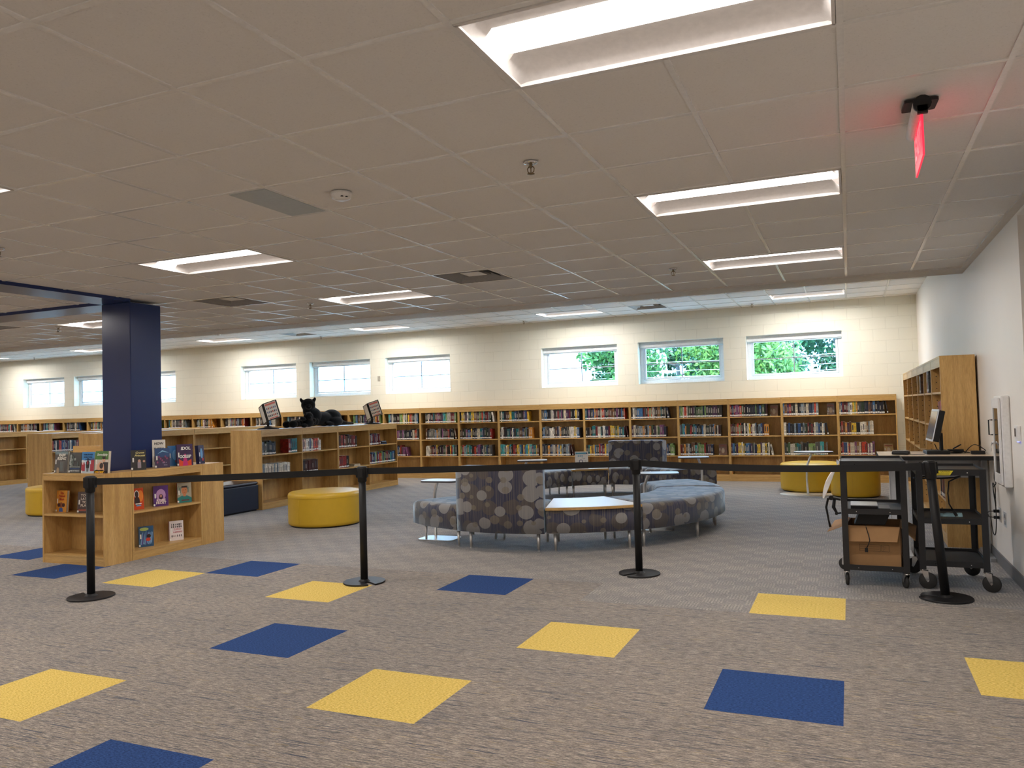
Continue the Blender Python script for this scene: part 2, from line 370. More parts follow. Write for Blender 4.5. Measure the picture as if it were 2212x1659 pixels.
# navy beam trims
bm = B(); box(bm, -7.55, -7.12, YN, 3.215, 2.719, ZC+.02); struct('trim_2', bm, NAVYP)
bm = B(); box(bm, -24, -7.552, 3.215, 3.62, 2.719, ZC+.02); struct('trim_3', bm, NAVYP)
col_t = thing('column', 'square navy blue painted column rising out of the middle of the low oak bookcases', 'column', (-7.335, 3.415, 0))
bm = B(); box(bm, -.215, .215, -.205, .205, 0, 2.718); obj('shaft', bm, NAVYP, col_t, bevel=.006)

# windows
for n, (a, b_) in enumerate(wins):
    e = D.objects.new('window_%d' % (n+1), None); COL.objects.link(e); e['kind'] = 'structure'; e.location = ((a+b_)/2, YB+.17, WZ0)
    hw, h = (b_-a)/2, WZ1-WZ0
    bm = B()
    for x0, x1, z0, z1 in ((-hw, -hw+.07, 0, h), (hw-.07, hw, 0, h), (-hw+.07, hw-.07, 0, .075), (-hw+.07, hw-.07, h-.07, h)): box(bm, x0, x1, 0, .08, z0, z1)
    for x0, x1, z0, z1 in ((-hw+.075, -hw+.115, .08, h-.07), (hw-.115, hw-.075, .08, h-.07), (-hw+.115, hw-.115, .08, .115), (-hw+.115, hw-.115, h-.115, h-.07)): box(bm, x0, x1, .015, .06, z0, z1)
    obj('window_frame', bm, VINYL, e)
    bm = B(); box(bm, -.009, .009, .02, .038, .10, h-.1); box(bm, -hw+.1, hw-.1, .02, .038, h*.47-.009, h*.47+.009); obj('muntin', bm, mat('muntin_backlit_grey', (.30, .31, .33), .5), e)  # backlit darkness of the muntins is put into their grey colour
    bm = B(); bm.faces.new([bm.verts.new(p) for p in ((-hw+.1, .04, .1), (hw-.1, .04, .1), (hw-.1, .04, h-.1), (-hw+.1, .04, h-.1))]); obj('pane', bm, GLASS, e)
    bm = B(); box(bm, -hw+.002, hw-.002, -.06, -.002, h-.105, h-.002); tube(bm, [(-hw+.01, -.03, h-.115), (hw-.01, -.03, h-.115)], .014, 8); obj('roller_shade', bm, VINYL, e)
    bm = B(); box(bm, -.1, -.05, -.01, .015, .06, .075); tube(bm, [(-.075, 0, .07), (-.05, -.02, .12)], .006, 6); obj('latch', bm, VINYL, e)

# ------------------------------------------------------------------ troffers
def make_troffer():
    t = thing('ceiling_light', '', 'ceiling light', (0, 0, 0), 0, 'recessed lights in the tiled ceiling')
    W, H = 1.2192, .6096
    bm = B(); e = .014
    for a in ((e, W-e, e, e+.012), (e, W-e, H-e-.012, H-e), (e, e+.012, e, H-e), (W-e-.012, W-e, e, H-e)): box(bm, a[0], a[1], a[2], a[3], -.004, .012)
    box(bm, e, W-e, e, H-e, .125, .13)
    for a in ((e, e+.003, e, H-e), (W-e-.003, W-e, e, H-e), (e, W-e, e, e+.003), (e, W-e, H-e-.003, H-e)): box(bm, a[0], a[1], a[2], a[3], .0, .13)
    obj('housing', bm, FIXT, t)
    for s in (-1, 1):
        bm = B(); n = 8; prev = None
        for k in range(n+1):
            u = k/n; y = H/2+s*(.105+(H/2-.105-e-.003)*u); z = .010+.052*math.sin(PI*(1-u)*.6+.12)
            cur = [bm.verts.new((x, y, z)) for x in (e+.06, W-e-.06)]
            cur += [bm.verts.new((x, y, .006)) for x in (e+.012, W-e-.012)]
            if prev:
                for q in ((0, 1), (2, 0), (1, 3)):
                    f = bm.faces.new((prev[q[0]], prev[q[1]], cur[q[1]], cur[q[0]])); f.smooth = True
            prev = cur
        obj('reflector', bm, FIXT, t)
    bm = B(); n = 8; prev = None
    for k in range(n+1):
        a = PI*k/n; y = H/2-.105*math.cos(a); z = .058-.018*math.sin(a)
        cur = [bm.verts.new((x, y, z)) for x in (e+.02, W-e-.02)]
        if prev: f = bm.faces.new((prev[0], prev[1], cur[1], cur[0])); f.smooth = True
        prev = cur
    box(bm, e+.02, W-e-.02, H/2-.105, H/2+.105, .0585, .060)
    obj('diffuser', bm, DIFF, t)
    return t
tr0 = make_troffer(); first = True
tl_lab = {(-2, -1): 'largest ceiling light, at the top edge of the picture', (-2, 3): 'long lit ceiling light second from the top in the right-hand row',
 (-2, 7): 'thin-looking lit ceiling light just before the dropped ceiling edge on the right', (-9, 3): 'lit ceiling light left of centre, above and right of the navy column',
 (-9, 7): 'small lit ceiling light near the dropped edge, right of the navy column', (-16, 7): 'lit ceiling light half hidden behind the left side of the navy column',
 (-9, -1): 'ceiling light whose corner just enters at the left edge of the picture'}
rl_lab = {-2: 'raised-ceiling light nearest the right wall, above the windows', -9: 'raised-ceiling light above the middle of the block wall', -16: 'raised-ceiling light second left of the middle one, above three windows',
 -23: 'raised-ceiling light just right of the navy column', -30: 'raised-ceiling light at the far left edge of the picture', -37: 'raised-ceiling light out beyond the far left end of the hall'}
ald = []
for z_ in (1.0, REAR):
    al = D.lights.new('troffer_light', 'AREA'); al.shape = 'RECTANGLE'; al.size = 1.14; al.size_y = .205; al.energy = LAMP_W*z_*PI*1.14*.205; al.color = (1, .94, .88); ald.append(al)
for rear, L_ in ((False, lights_main), (True, lights_rear)):
    for (i, j) in L_:
        if i*T < XL: continue
        loc = (i*T, j*T, ZR if rear else ZC)
        rn = {-13: 'farthest row behind the viewer', -9: 'second row behind the viewer', -5: 'row just behind the viewer', -1: 'row of the largest light', 3: 'row of the second light', 7: 'row before the dropped edge'}
        cn = {-2: 'right-hand column', -9: 'second column from right', -16: 'third column from right', -23: 'fourth column from right', -30: 'fifth column from right', -37: 'sixth column from right'}
        lab = rl_lab[i] if rear else tl_lab.get((i, j), 'lit recessed light, %s, %s' % (rn[j] if not rear else '', cn[i]))
        ao = D.objects.new('troffer_light', ald[int(rear)]); COL.objects.link(ao); ao.location = (loc[0]+.6096, loc[1]+.3048, loc[2]+.036)
        if first: tr0.location = loc; tr0['label'] = lab; first = False
        else: dup(tr0, None, loc, 0, lab)

# diffusers, sprinklers, detectors, return panel
def vent(i, j, z, lab):
    t = thing('ceiling_vent', lab, 'ceiling vent', (i*T+T/2, j*T+T/2, z), 0, 'square air vents in the ceilings')
    bm = B(); q = T/2-.014
    for s, z0 in ((q, 0), (q*.72, .02), (q*.46, .035)):
        s2 = s*.74
        P0 = [(-s, -s), (s, -s), (s, s), (-s, s)]; P1 = [(x*s2/s, y*s2/s) for x, y in P0]
        a = [bm.verts.new((x, y, z0)) for x, y in P0]; b_ = [bm.verts.new((x, y, z0+.055)) for x, y in P1]
        for k in range(4): bm.faces.new((a[k], b_[k], b_[(k+1) % 4], a[(k+1) % 4]))
    obj('cone', bm, mat('grey_vent', (.30, .29, .28), .5), t)
    bm = B(); s = q*.34; box(bm, -s, s, -s, s, .03, .034); obj('centre_plate', bm, WHITE, t)
    bm = B(); box(bm, -q, q, -q, q, .16, .165)
    for a in ((-q, -q+.003, -q, q), (q-.003, q, -q, q), (-q, q, -q, -q+.003), (-q, q, q-.003, q)): box(bm, a[0], a[1], a[2], a[3], 0, .165)
    obj('duct_box', bm, mat('dark_duct', (.03, .03, .03), .8), t)
vl = ['square air vent near the dropped ceiling edge at the picture centre', 'square air vent right of the navy column top', 'square air vent behind the navy column']
for d, l in zip(diffs_main, vl): vent(d[0], d[1], ZC, l)
for d, l in zip(diffs_rear, ['air vent in the raised ceiling above the right windows', 'small air vent in the raised ceiling right of the navy column']): vent(d[0], d[1], ZR, l)
bm = B(); box(bm, -5.45*T, -5.02*T, 1.02*T, 1.95*T, ZC-.004, ZC+.004); tag(obj('return_grille', bm, mat('pale_return_panel', (.42, .45, .45), .45)), 'plain grey-green panel set in the near ceiling left of the smoke detector', 'ceiling panel')
def sprinkler(x, y, z, lab):
    t = thing('fire_sprinkler', lab, 'sprinkler', (x, y, z), 0, 'fire sprinklers hanging from the ceilings')
    bm = B(); lathe(bm, [(0, 0), (.04, 0), (.036, -.008), (.018, -.012), (0, -.012)], 20); obj('escutcheon', bm, CHROME, t)
    bm = B(); tube(bm, [(0, 0, -.01), (0, 0, -.03)], .009, 10)
    for s in (-1, 1): tube(bm, [(.009*s, 0, -.022), (.019*s, 0, -.034), (.017*s, 0, -.05), (.004*s, 0, -.062)], .003, 6)
    tube(bm, [(0, 0, -.028), (0, 0, -.06)], .003, 6); obj('frame_arms', bm, BRASS, t)
    bm = B(); lathe(bm, [(0, -.06), (.02, -.062), (.02, -.064), (0, -.068)], 14); obj('deflector', bm, BRASS, t)
for a in [(-2.5*T, 1.48*T, ZC, 'nearest fire sprinkler, between the two largest ceiling lights'), (-2.5*T, 7.5*T, ZC, 'fire sprinkler left of the thin light at the dropped ceiling edge'),
          (-9.45*T, 7.45*T, ZC, 'fire sprinkler left of the small light right of the column'), (-9.53*T, 1.5*T, ZC, 'fire sprinkler at the left edge of the picture'), (-16.4*T, 7.42*T, ZC, 'fire sprinkler left of the navy column'),
          (-2.6*T, 19.6*T, ZR, 'raised-ceiling sprinkler above the second window from the right'), (-10*T, 19.6*T, ZR, 'raised-ceiling sprinkler left of the third window from the right'), (-18.3*T, 19.6*T, ZR, 'raised-ceiling sprinkler above the middle window group'), (-34*T, 19.4*T, ZR, 'raised-ceiling sprinkler at the far left')]: sprinkler(*a)
def smoke(x, y, z, lab):
    t = thing('smoke_detector', lab, 'smoke detector', (x, y, z), 0)
    bm = B(); lathe(bm, [(0, 0), (.062, 0), (.062, -.018), (.055, -.034), (.03, -.045), (0, -.046)], 28); obj('housing', bm, WHITE, t)
    bm = B(); 
    for a in (-50, -20): lathe(bm, [(0, 0), (.009, 0), (.009, -.004), (0, -.004)], 10, (.05*math.cos(math.radians(a)), .05*math.sin(math.radians(a)), -.032))
    obj('sensor', bm, BLACKP, t)
smoke(-4.48*T, 1.48*T, ZC, 'round white detector on the near ceiling beside the grey-green panel'); smoke(-4.78*T, 16.6*T, ZR, 'small round detector on the raised ceiling right of the air vent'); smoke(-20.5*T, 16.6*T, ZR, 'small round detector on the raised ceiling right of the column')
# exit sign
t = thing('exit_sign', 'edge-lit red acrylic exit sign with black housing on the ceiling at right', 'exit sign', (.317, .95, ZC))
bm = B(); prism(bm, rrect(.135, .13, .01), -.014, -.001); obj('ceiling_plate', bm, BLACK, t, M=RZ(.05))
bm = B(); tube(bm, [(-.012, -.105, -.045), (-.012, .32, -.045)], .027, 16); obj('light_bar', bm, WHITE, t)
bm = B(); tube(bm, [(0, -.125, -.042), (0, -.106, -.042)], .036, 14); box(bm, -.02, .02, -.125, -.106, -.085, -.05); obj('end_cap', bm, BLACKP, t)
bm = B(); box(bm, -.004, .004, -.09, .30, -.255, -.06)
textmesh(bm, 'EXIT', .15, T_(.0055, .105, -.155) @ RZ(PI/2) @ RX(PI/2), 1, .001, True); textmesh(bm, 'EXIT', .15, T_(-.0055, .105, -.155) @ RZ(-PI/2) @ RX(PI/2), 1, .001, True)
obj('sign_panel', bm, [REDC, mat('pale_red_letter', (.9, .3, .3), .4, emit=(1, .12, .16), es=1.0)], t)
# outlet on block wall between windows
bm = B(); box(bm, -9.97, -9.90, YB-.008, YB, 2.18, 2.30); box(bm, -9.95, -9.92, YB-.016, YB-.008, 2.21, 2.27); tag(obj('wall_sensor', bm, mat('beige_plastic', (.42, .40, .33), .5)), 'small beige wall plate between two windows of the middle group', 'wall plate')

# ------------------------------------------------------------------ bookcases
def bookcase(lab, M, w_, d, H, zs, bays=1, double=False, header=.085, kick=.10, group=None, pins=False, topover=.004, closed=None, name='bookcase', backm=None):
    t = thing(name, lab, 'bookcase', group=group); t.matrix_world = M
    th = .02; D2 = d*2 if double else d
    for x in (.001, w_-th-.001):
        bm = B(); box(bm, x, x+th, 0, D2, 0, H)
        if pins:
            for yy in (.05, d-.06):
                z = .2
                while z < H-.12:
                    for xx in ((x+th+.0006,) if x < .1 else (x-.0006,)): box(bm, xx-.0006, xx+.0006, yy-.005, yy+.005, z-.005, z+.005, 1)
                    z += .064
        obj('side_panel', bm, [OAK, INK], t)
    bw = (w_-2*th)/bays
    for k in range(1, bays):
        bm = B(); x = th+bw*k; box(bm, x-th/2, x+th/2, .002, D2-.002, .0, H-.022); obj('divider', bm, OAK, t)
    bm = B(); box(bm, -topover if topover < 0 else .0215, w_-.0215, -.0, D2, H-.021, H+.0); obj('top_panel', bm, OAKX, t)
    if double: bm = B(); box(bm, th+.001, w_-th-.001, d-.006, d+.006, kick, H-.022); obj('back_panel', bm, backm or OAKD, t)
    else: bm = B(); box(bm, th+.001, w_-th-.001, d-.012, d-.002, 0, H-.022); obj('back_panel', bm, backm or OAKD, t)
    for side in ((0, 1) if double else (0,)):
        for k in range(bays):
            xa = th+bw*k+(th/2 if k else 0)+.001; xb = th+bw*(k+1)-(th/2 if k < bays-1 else 0)-.001
            def yy(a, b_): return (a, b_) if side == 0 else (D2-b_, D2-a)
            bm = B(); y0, y1 = yy(.001, .019); box(bm, xa, xb, y0, y1, H-.022-header, H-.0225); obj('header_rail', bm, OAKX, t)
            bm = B(); y0, y1 = yy(.003, .019); box(bm, xa, xb, y0, y1, 0, kick-.021); obj('kick_board', bm, OAKX, t)
            for z in list(zs)+[kick]:
                bm = B(); y0, y1 = yy(.004, d-.013); box(bm, xa, xb, y0, y1, z-.020, z); obj('shelf', bm, OAKX, t)
    return t

PAL = ['101218', '16181f', '1b1d2b', '23283c', '1a2a4a', '2a4a7a', '3f6f9f', '7a8b99', 'b9b4a8', 'd8d2c4', 'e6e2da', 'c8bda6', '3a1418', '6a1c20', '8f2a28', 'b8432f', '2b3a2c', '47603f', '7a9a5a', '1c6a70', '3f9aa0',
       '5a3a26', '8a6238', 'c98a3a', 'd9b43a', '4a2a4c', '7a4a70', '4a4a4c', '6a665f', '2c2622', '1a1614', '0f1016', '12141c', '33302c']
def c_of(h): return lin(h)
SPECS = []   # (M, x, y, thick, depth, height, lean, color, label, cat)
def shelf_books(M, x0, x1, z, yin, n=None, wmean=.03, hm=.225, pal=None, where='', align='left', last_lean=False, faceout=False, budget=True, hv=.02, seed=None, runs=True):
    r = random.Random(seed if seed is not None else hash(where) % 9999 if False else len(SPECS)*7+3)
    x = x0; k = 0; lst = []; cur = r.choice(pal or PAL); ch = hm
    while True:
        if r.random() < .85: cur = r.choice(pal or PAL); ch = hm+r.uniform(-hv, hv)
        tw = max(.014, r.gauss(wmean, .008)); 
        if x+tw > x1 or (n and k >= n): break
        lst.append([x, tw, ch+r.uniform(-.006, .006), cur]); x += tw+.0009; k += 1
    for q, (xx, tw, h, c) in enumerate(lst):
        lean = 0
        if last_lean and q == len(lst)-1: lean = .16; xx += h*math.sin(.16)+.004
        SPECS.append((M, xx, yin+r.uniform(0, .006), tw, .155+r.uniform(-.01, .015), h, z, lean, c, q+1, where, r.randrange(3), budget))
    return x

ORD = {1: 'first', 2: 'second', 3: 'third', 4: 'fourth', 5: 'fifth', 6: 'sixth', 7: 'seventh', 8: 'eighth', 9: 'ninth', 10: 'tenth', 11: 'eleventh', 12: 'twelfth', 13: 'thirteenth', 14: 'fourteenth', 15: 'fifteenth', 16: 'sixteenth', 17: 'seventeenth', 18: 'eighteenth', 19: 'nineteenth', 20: 'twentieth'}
def ordn(n):
    if n in ORD: return ORD[n]
    return {2: 'twenty-', 3: 'thirty-', 4: 'forty-'}[n//10]+ORD[n % 10] if n % 10 else {3: 'thirtieth', 4: 'fortieth'}[n//10]
def cname(h):
    r, g, b_ = [int(h[i:i+2], 16) for i in (0, 2, 4)]; mx, mn = max(r, g, b_), min(r, g, b_)
    if mx < 52: return 'black' if b_-r < 12 else 'dark navy'
    if mx-mn < 22: return 'cream' if mx > 195 else 'light grey' if mx > 150 else 'grey'
    if r >= g >= b_:
        if r-g < 50 and mx > 180: return 'tan' if b_ > 110 else 'yellow'
        if g < r*.45: return 'dark red' if r < 130 else 'red'
        return 'orange brown' if r > 150 else 'brown'
    if b_ >= r and b_ >= g: return ('teal' if g > r*1.8 and g > b_*.85 else 'blue') if mx > 90 else 'navy'
    if g >= r and g >= b_: return 'teal' if b_ > r*1.4 else 'green'
    return 'purple'

# wall bookcases along the back wall
BAYW = .943; WSZ = (1.197, .84, .48)
bayw_ord = {1: 'rightmost', 2: 'second', 3: 'third', 4: 'fourth', 5: 'fifth', 6: 'sixth', 7: 'seventh', 8: 'eighth', 9: 'ninth', 10: 'tenth', 11: 'eleventh', 12: 'twelfth'}
fills = {0: (.86, .64, .62), 1: (.70, .82, .84), 2: (.78, .76, .80), 3: (.90, .88, .70), 4: (.80, .78, .93), 5: (.93, .95, .80), 6: (.93, .93, .72), 7: (.75, .82, .98), 8: (.88, .88, .86), 9: (.95, .95, .97), 10: (.97, .98, .62), 11: (.95, .9, .9)}
for k in range(26):
    x0 = .73-BAYW*(k+1)
    M = T_(x0, 12.14, 0)
    lab = '%s oak bookcase unit from the right in the row under the windows' % (bayw_ord.get(k+1) or ordn(k+1)) if k else 'oak bookcase unit at the right end of the row under the windows'
    bookcase(lab, M, BAYW, .29, 1.533, WSZ, kick=.12, group='oak bookcases under the windows')
    rows = ('top', 'middle', 'lower')
    for r_ in range(3):
        if k > 12 and r_ > 0: continue
        fr = fills.get(k, (.9, .9, .9))[r_] if k < 12 else rnd.uniform(.6, .95)
        a = .024+(0 if k < 9 else .10)
        pal = None
        if k == 2 and r_ == 2: pal = ['1a2a4a', '3f6f9f', 'b9b4a8', 'd8d2c4', '4a2a4c', '2b3a2c', 'd9b43a']
        if k == 0 and r_ == 2: pal = ['b8432f', 'b8432f', '2a4a7a', 'c8bda6', '7a4a70', '6a1c20', 'd8d2c4', '8a6238']
        if k == 1 and r_ == 1: pal = ['6a1c20', '8f2a28', '16181f', '2a4a7a', '1b1d2b', '7a8b99', '2b3a2c', '101218', 'd8d2c4']
        shelf_books(M, a, .02+(.903)*fr, WSZ[r_], .012, wmean=.029, hm=.218 if r_ else .225, pal=pal, where='%s shelf, %s wall bookcase' % (rows[r_], (bayw_ord[k+1] if k else 'rightmost')+(' from right' if k else '')) if k < 12 else '', last_lean=((k*3+r_) % 4 == 0), budget=k < 3, hv=.022, seed=100+k*5+r_)

# freestanding double-faced rows (open face towards +x)
RZ90 = RZ(PI/2)
def row(xf, y0, n_units, nm, labs, W=.61, H=1.235, zs=(.84, .48)):
    out = []
    for u in range(n_units):
        M = T_(xf, y0+u*1.99, 0) @ RZ90
        out.append(bookcase(labs[u], M, 1.985, W/2, H, zs, bays=2, double=True, kick=.10, group='low double-sided oak bookcases'))
    return out
row(-8.41, 6.72, 2, 'A', ['low double-sided oak bookcase nearest the yellow ottoman, its plain end panel facing the viewer', 'low double-sided oak bookcase behind the plush panther, ending before the wall row'])
row(-11.78, 6.72, 2, 'B', ['low oak bookcase mostly hidden behind the navy column', 'low empty oak bookcase seen between column and end panel'], .66)
row(-14.9, 8.02, 2, 'D', ['low oak bookcase with tilted orange and blue books, left of the column', 'low oak bookcase at the back left behind another'], .72, 1.22)
row(-18.3, 6.9, 2, 'E', ['low oak bookcase at the left edge of the picture', 'low oak bookcase end unit far left near the wall'], .61)
MA = T_(-8.41, 6.72, 0) @ RZ90; MA2 = T_(-8.41, 8.71, 0) @ RZ90
S = shelf_books
W1 = 'low bookcase under the plush panther'
dk = ['101218', '7a8b99', '1b1d2b', '3a3f3a', '23283c', '9a9a90', '2b3a2c', '16181f']
S(MA, .024, .36, .84, .012, wmean=.026, hm=.20, pal=dk, where='left end of upper shelf, panther bookcase', seed=1)
S(MA, .66, .985, .84, .012, n=5, wmean=.045, hm=.215, pal=['1a2a4a', '6a1c20', '8f2a28', '1c6a70'], where='right part of first upper bay, panther bookcase', seed=2)
S(MA, 1.0, 1.52, .84, .012, wmean=.032, hm=.20, pal=['e6e2da', 'd8d2c4', 'b8432f', '2a4a7a', 'c85a4a', 'e0c0b0', '7a4a70'], where='second upper bay, panther bookcase', seed=3)
S(MA, .024, .72, .48, .012, wmean=.03, hm=.215, pal=['e6e2da', 'd8d2c4', 'e6e2da', 'cfc8b8', 'd8d2c4', '7a8b99'], where='pale row on middle shelf, panther bookcase', seed=4, hv=.008)
S(MA, 1.0, 1.45, .48, .012, wmean=.04, hm=.215, pal=['2a1416', '3a1418', '241518', '4a1c1e'], where='dark red row on middle shelf, panther bookcase', seed=5, hv=.006)
S(MA2, .024, .62, .84, .012, wmean=.045, hm=.215, pal=['3a1418', '101218', '6a1c20', 'b8432f', '8a6238', '8f2a28', '5a3a26'], where='upper left bay, second low bookcase', seed=6)
S(MA2, 1.0, 1.38, .84, .012, wmean=.03, hm=.21, pal=['101218', '4a2a4c', '23283c', '7a8b99', '6a1c20'], where='upper right bay, second low bookcase', last_lean=True, seed=7)
S(MA2, .024, .34, .48, .012, wmean=.045, hm=.215, pal=['101218', '4a4a4c', '2a4a7a', '8f2a28', 'c9562a'], where='middle shelf left bay, second low bookcase', seed=8)
S(MA2, 1.0, 1.95, .48, .012, wmean=.038, hm=.21, pal=['2a4a7a', '3f6f9f', '101218', '7a9a5a', '6a1c20', '3f9aa0', '23283c', 'b8432f', '16181f'], where='middle shelf right bay, second low bookcase', seed=9)
MD = T_(-14.9, 8.02, 0) @ RZ90
S(MD, .024, .9, .84, .012, wmean=.026, hm=.225, pal=['b8432f', '2a4a7a', '1b1d2b', 'c85a4a', '7a8b99', '4a2a4c', 'd8d2c4', '1a2a4a'], where='upper shelf, low bookcase left of column', seed=10, hv=.008)
# stacked flat books in row A
for (M_, x, z, cs, nm) in ((MA2, 1.55, .84, ('2a4a7a', '16181f', '7a8b99'), 'flat stack on the upper shelf at the far end'), (MA2, .62, .48, ('d8d2c4', 'c8bda6'), 'flat pair lying on the middle shelf')):
    for q, c in enumerate(cs):
        bm = B(); wq = .2-.02*q
        box(bm, x-wq/2, x+wq/2, .03, .175, z+q*.021, z+.0195+q*.021, 0); box(bm, x-wq/2+.002, x+wq/2+.0006, .033, .172, z+q*.021+.003, z+.0165+q*.021, 1)
        o = obj('book', bm, [BK, PAGES]); o.matrix_world = M_; o.color = c_of(c)
        tag(o, '%s book, %s of the %s' % (cname(c), ('bottom', 'next up' if len(cs) > 2 else 'top', 'top')[q], nm), 'book')

# tall bookcase on the right wall (faces -x), six bays
RTH = 1.85
for k in range(6):
    y1 = 5.71+.935*(k+1)
    M = T_(.80, y1, 0) @ RZ(-PI/2)
    bookcase(['tall oak bookcase at the right wall, its broad end panel facing the viewer', 'second tall oak unit behind the end panel', 'third tall oak unit along the right wall', 'fourth tall oak unit along the right wall', 'fifth tall oak unit along the right wall', 'farthest tall oak unit, next to the block wall'][k],
             M, .933, .30, RTH, (1.50, 1.15, .80, .45), kick=.11, pins=True, group='tall oak bookcases on the right wall')
MT = T_(.80, 5.71+.935, 0) @ RZ(-PI/2); MT2 = T_(.80, 5.71+1.87, 0) @ RZ(-PI/2); MT3 = T_(.80, 5.71+.935*3, 0) @ RZ(-PI/2)
S(MT2, .30, .60, 1.50, .004, n=6, wmean=.04, hm=.24, pal=['8f2a28', '4a4a4c', 'b8432f', '4a2a4c', '7a8b99'], where='top shelf, second tall unit', seed=21)
S(MT3, .25, .42, 1.50, .004, n=4, wmean=.04, hm=.23, pal=['3a1418', '16181f', '5a3a26'], where='top shelf, third tall unit', seed=22)
S(MT, .50, .89, 1.15, .004, n=8, wmean=.045, hm=.25, pal=['e6e2da', 'b8432f', '7a4a70', 'd8d2c4', '6a1c20'], where='second shelf, nearest tall unit', seed=23)
S(MT, .50, .89, .80, .004, n=8, wmean=.045, hm=.24, pal=['2b6a3c', 'd8d2c4', '1b1d2b', 'c8bda6'], where='third shelf, nearest tall unit', seed=24)
S(MT, .45, .89, .45, .004, n=7, wmean=.05, hm=.25, pal=['1b1d2b', '4a2a4c', '8f2a28', '16181f'], where='fourth shelf, nearest tall unit', seed=25)

# low display bookcases around the column
HC = .915
cg = 'low display bookcases around the navy column'
bookcase('low oak display bookcase with two open shelves, left of the black post', T_(-7.73, 2.632, 0), .90, .325, HC, (.50,), kick=.09, header=.05, group=cg)
bookcase('low oak display bookcase facing right, holding face-out books below the navy column', T_(-6.832, 2.962, 0) @ RZ90, .953, .275, HC, (.495,), kick=.09, header=.06, group=cg)
bookcase('low oak bookcase behind the column, its plain side panel at the right end', T_(-6.832, 4.245, 0) @ RZ(PI), .90, .325, HC, (.50,), kick=.09, header=.05, group=cg)
bookcase('low oak bookcase on the far left side of the column', T_(-7.731, 3.915, 0) @ RZ(-PI/2), .953, .16, HC, (.50,), kick=.09, header=.05, group=cg)

# ------------------------------------------------------------------ spine books: individuals and the rest
def book_bm(bm, M, tw, d, h, var, ci=(0, 1, 2, 3), col=None, lay=None):
    n0 = len(bm.faces)
    box(bm, 0, tw, 0, d, 0, h, ci[0], M); box(bm, tw*.1, tw*.9, .004, d+.0006, h*.012, h+.0006, ci[1], M)
    lh = .026; z0 = .012+var*.002
    box(bm, tw*.06, tw*.94, -.0009, .001, z0, z0+lh, ci[2], M)
    if var != 1: box(bm, tw*.28, tw*.72, -.0008, .001, h*.36, h*(.82 if var else .7), ci[3], M)
    if col is not None:
        bm.faces.ensure_lookup_table()
        for f in bm.faces[n0:]:
            for l in f.loops: l[lay] = col
proto = []
for v in range(3):
    bm = B(); book_bm(bm, None, 1, 1, 1, v) if False else None
    bm.free()
    bm = B(); box(bm, 0, 1, 0, 1, 0, 1, 0); box(bm, .1, .9, .03, 1.004, .012, 1.003, 1); z0 = .055+.01*v; box(bm, .06, .94, -.006, .01, z0, z0+.115, 2)
    if v != 1: box(bm, .28, .72, -.005, .01, .36, .82 if v else .7, 3)
    bmesh.ops.recalc_face_normals(bm, faces=bm.faces[:]); me = D.meshes.new('book_block'); bm.to_mesh(me); bm.free()
    for m in (BK, PAGES, LBL, TTL if v != 2 else TTD): me.materials.append(m)
    proto.append(me)
INDIV = 278; cnt = 0
bm = B(); lay = bm.loops.layers.float_color.new('Col')
ind = [s for s in SPECS if s[12]]; 
order = sorted(range(len(ind)), key=lambda i: (ind[i][0] @ Vector((ind[i][1], 0, 0))-cam.matrix_world.translation).dot(fw))
keep = set(order[:INDIV])
rest = [s for i, s in enumerate(ind) if i not in keep]+[s for s in SPECS if not s[12]]
for i in sorted(keep):
    (M, x, y, tw, d, h, z, lean, c, q, where, v, _) = ind[i]
    o = D.objects.new('book', proto[v]); COL.objects.link(o)
    o.matrix_world = M @ T_(x, y, z) @ (RY(-lean) if lean else Matrix()) @ Matrix.Diagonal((tw, d, h, 1)); o.color = c_of(c)
    tag(o, '%s %sbook, %s from left, %s' % (cname(c), 'leaning ' if lean else '', ordn(q), where), 'book', 'upright library books on the shelves')
for (M, x, y, tw, d, h, z, lean, c, q, where, v, _) in rest:
    book_bm(bm, M @ T_(x, y, z) @ (RY(-lean) if lean else Matrix()), tw, d, h, v, col=c_of(c), lay=lay)
o = obj('book_rows', bm, [BKS, PAGES, LBL, TTL]); tag(o, 'rows of many small library books on the farther shelves under the windows', 'books', kind='stuff')

# face-out books
def cover_book(lab, loc, rz, w_, h, th, cov, spine, art, tilt=.08, standm=True, cat='book', mats=()):
    """art(bm): adds shapes in cover plane; local x right, z up, front at y=0"""
    t = thing('book', lab, cat, loc, rz)
    R = RX(-tilt)
    cm = mat('cover_'+cov, cov, .25, noise=(9, .12), coat=.4); sm = mat('cover_'+spine, spine, .25, noise=(9, .12), coat=.4)
    bm = B(); box(bm, -w_/2, w_/2, 0, .0025, 0, h); box(bm, -w_/2, w_/2, th-.0025, th, 0, h); box(bm, -w_/2, -w_/2+.0025, .0025, th-.0025, 0, h, 1); obj('cover', bm, [cm, sm], t, M=R)
    bm = B(); box(bm, -w_/2+.003, w_/2-.004, .003, th-.003, .003, h-.003); obj('pages', bm, PAGES, t, M=R)
    bm = B(); ms = art(bm, w_, h)
    obj('cover_art', bm, [mat('ink_'+c, c, .35) for c in ms], t, M=R)
    bm = B(); box(bm, -w_/2+.012, -w_/2+.026, -.0016, -.0002, h*.40, h*.62); obj('barcode_label', bm, LBL, t, M=R); bm = B(); box(bm, -w_/2-.001, -w_/2+.016, -.0016, -.0002, .006, .026); obj('spine_label', bm, LBL, t, M=R)
    return t
def txt(bm, s, x, z, size, mi, **k): textmesh(bm, s, size, T_(x, -.0026, z) @ RX(PI/2), mi, .0004, **k)
